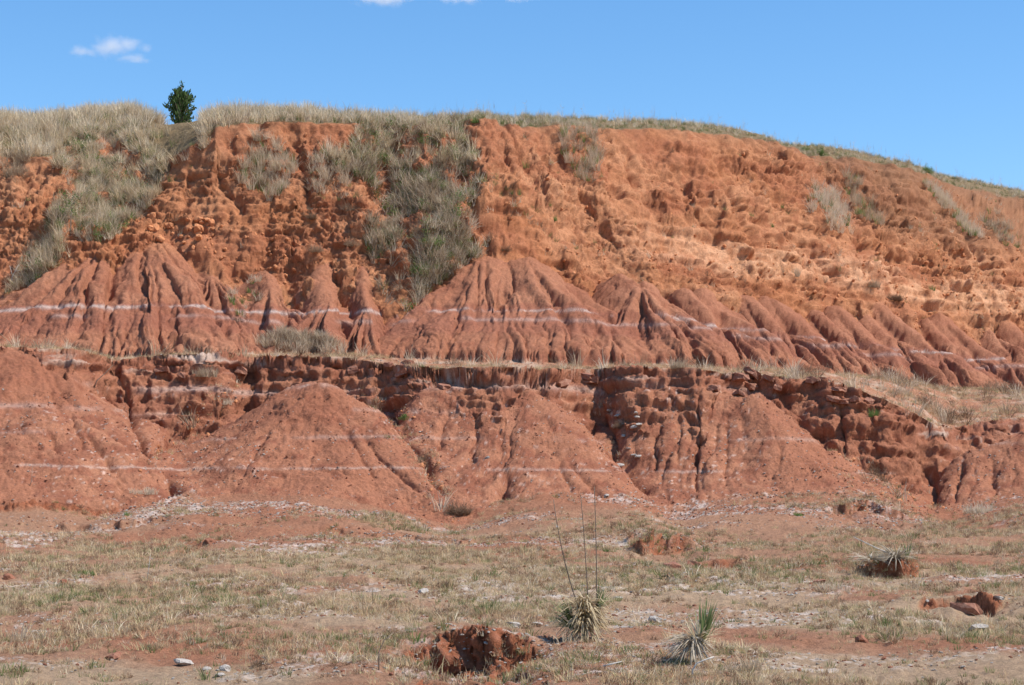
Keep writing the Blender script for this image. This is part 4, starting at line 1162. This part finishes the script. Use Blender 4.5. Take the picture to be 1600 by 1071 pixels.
def stone(name, px, py, size, kind, label, cat, seed, group=None, parent=None):
    g = np.random.default_rng(seed)
    me = ROCKM[kind][seed % len(ROCKM[kind])]
    o = link(name, me, parent, on(px, py) + np.array([0, 0, size * .12]))
    o.scale = (size * (.8 + .5 * g.random()), size * (.8 + .4 * g.random()), size * (.7 + .5 * g.random()))
    o.rotation_euler = (g.normal(0, .2), g.normal(0, .2), g.random() * 6.28)
    if parent is None: tag(o, label, cat, group)
    return o


for i, a in enumerate([
    ('pale_slab', 352, 1046, .13, 'w', 'largest pale slab lying near the bottom left', 'rock'), ('pale_slab', 290, 1038, .15, 'w', 'broad pale slab left of the largest bottom slab', 'rock'),
    ('pale_slab', 342, 1056, .08, 'w', 'small pale stone just below the largest bottom slab', 'rock'), ('pale_slab', 322, 1046, .07, 'w', 'little pale stone between the two bottom left slabs', 'rock'),
    ('pale_stone', 660, 925, .13, 'w', 'pale stone on the low ledge left of the yucca stalks', 'rock'), ('pale_stone', 646, 813, .09, 'w', 'pale stone at the foot of the pale tipped cone', 'rock'),
    ('pale_stone', 946, 774, .12, 'w', 'grey stone resting on the lower middle buttress', 'rock'), ('pale_stone', 965, 936, .12, 'w', 'whitish stone right of the tall flower stalks', 'rock'),
    ('pale_stone', 1024, 970, .14, 'w', 'pale flat stone between the large and small yuccas', 'rock'), ('pale_slab', 803, 979, .15, 'w', 'flat pale slab just left of the large yucca', 'rock'),
    ('pale_slab', 838, 976, .11, 'w', 'smaller pale slab touching the left side of the large yucca', 'rock'), ('dark_stone', 1281, 910, .13, 'c', 'dark upright stone in the grass right of centre', 'rock'),
    ('pale_slab', 1529, 982, .16, 'w', 'pale slab in the gravel hollow at lower right', 'rock'), ('pale_slab', 1562, 935, .12, 'w', 'pale slab above the gravel hollow near the right edge', 'rock'),
    ('red_clod', 13, 905, .12, 'r', 'dark red clod at the left edge of the plain', 'rock'), ('red_clod', 98, 911, .10, 'r', 'red clod in the grass near the left edge', 'rock'),
    ('red_clod', 1346, 1002, .12, 'r', 'dark red clod at the top of the bare patch lower right', 'rock'), ('red_clod', 327, 846, .14, 'r', 'dark clod on a little red hummock at left', 'rock'),
    ('pale_stone', 760, 715, .1, 'w', 'lone white stone in the face of the middle buttress', 'rock'), ('pale_stone', 175, 1028, .11, 'c', 'grey brown stone near the bottom left corner', 'rock'),
    ('dark_slab', 1508, 955, .26, 'c', 'dark broken slab in the gravel hollow at lower right', 'rock'), ('dark_slab', 1048, 887, .2, 'c', 'dark slab capping the low pale ledge right of the stalks', 'rock'),
    ('dark_slab', 1085, 884, .18, 'c', 'grey slab beside the dark one on the low pale ledge', 'rock')]):
    stone(a[0], a[1], a[2], a[3], a[4], a[5], a[6], 900 + i)
g = np.random.default_rng(77)
for i in range(18):
    stone('earth_clod', 228 + 105 * g.random(), 338 + 45 * g.random(), .12 + .12 * g.random(), 'o', 'orange earth clod fallen below the orange spur on the left', 'clod', 940 + i, 'clods below the orange spur')
for i in range(14):
    stone('gully_stone', 945 + 60 * g.random(), 640 + 90 * g.random(), .06 + .08 * g.random(), 'w', 'pale stone in the gully right of the middle buttress', 'rock', 970 + i, 'pale stones in the buttress gully')
# blocks of the rim layer belong to the terrace wall
wallo = STRUCT[1]
for i in range(28):
    px_ = [g.uniform(640, 1000), g.uniform(1080, 1360), g.uniform(180, 380), g.uniform(540, 640)][i % 4 if i % 3 else 1]
    py_ = float(np.interp(px_, rim_px, [r[2] for r in RIM])) + g.uniform(2, 34)
    b = stone('caprock_block', px_, py_, .16 + .18 * g.random(), 'c', None, None, 1000 + i, parent=wallo)

# ------------------------------------------------------------------ clouds: two small drifting cumulus, real volumes
def cloud(name, px, py, Y, puffs, dens, label, seed):
    c = at(px, py, Y)
    import bmesh
    bm = bmesh.new(); bmesh.ops.create_cube(bm, size=2)
    me = bpy.data.meshes.new(name); bm.to_mesh(me); bm.free()
    R = np.array([max(abs(q[0]) + q[2] for q in puffs), max(q[2] for q in puffs), max(abs(q[1]) + q[3] for q in puffs)]) * 1.25
    for v in me.vertices: v.co = Vector(v.co) * Vector(R)
    m, nt, out = new_mat(name + '_vapour'); L = nt.links.new; N_ = nt.nodes.new
    tc_ = N_('ShaderNodeTexCoord'); acc = None
    nz = N_('ShaderNodeTexNoise'); nz.inputs['Scale'].default_value = .075; nz.inputs['Detail'].default_value = 6; nz.inputs['Roughness'].default_value = .62
    L(tc_.outputs['Object'], nz.inputs['Vector'])
    for (x_, z_, rx, rz) in puffs:
        sb = N_('ShaderNodeVectorMath'); sb.operation = 'SUBTRACT'; sb.inputs[1].default_value = (x_, 0, z_); L(tc_.outputs['Object'], sb.inputs[0])
        dv = N_('ShaderNodeVectorMath'); dv.operation = 'DIVIDE'; dv.inputs[1].default_value = (rx, rx, rz); L(sb.outputs[0], dv.inputs[0])
        ln_ = N_('ShaderNodeVectorMath'); ln_.operation = 'LENGTH'; L(dv.outputs[0], ln_.inputs[0])
        iv = N_('ShaderNodeMath'); iv.operation = 'SUBTRACT'; iv.inputs[0].default_value = 1; L(ln_.outputs['Value'], iv.inputs[1])
        if acc is None: acc = iv
        else:
            mxn = N_('ShaderNodeMath'); mxn.operation = 'MAXIMUM'; L(acc.outputs[0], mxn.inputs[0]); L(iv.outputs[0], mxn.inputs[1]); acc = mxn
    nm_ = N_('ShaderNodeMath'); nm_.operation = 'MULTIPLY_ADD'; nm_.inputs[1].default_value = 2.4; nm_.inputs[2].default_value = -1.35; L(nz.outputs['Fac'], nm_.inputs[0])
    sm_ = N_('ShaderNodeMath'); sm_.operation = 'ADD'; L(acc.outputs[0], sm_.inputs[0]); L(nm_.outputs[0], sm_.inputs[1])
    mr_ = N_('ShaderNodeMapRange'); mr_.inputs['From Min'].default_value = 0; mr_.inputs['From Max'].default_value = .8; mr_.inputs['To Max'].default_value = dens; L(sm_.outputs[0], mr_.inputs['Value'])
    pv = N_('ShaderNodeVolumePrincipled'); pv.inputs['Color'].default_value = (1, 1, 1, 1); pv.inputs['Anisotropy'].default_value = .2
    L(mr_.outputs[0], pv.inputs['Density']); L(pv.outputs[0], out.inputs['Volume'])
    me.materials.append(m)
    o = link(name, me, None, c)
    return tag(o, label, 'cloud')


cloud('cloud', 172, 76, 1800, [(0, 2, 24, 11), (-26, -3, 17, 6), (16, 4, 16, 8), (33, 0, 9, 6), (22, -10, 20, 3.5)], .035, 'small white puffy cloud in the upper left sky', 1)
cloud('cloud', 620, -6, 1800, [(-12, 0, 34, 9), (60, 0, 30, 4.5), (110, 2, 30, 4)], .05, 'white cloud cut by the top edge left of centre', 2)
scene.cycles.volume_bounces = 6
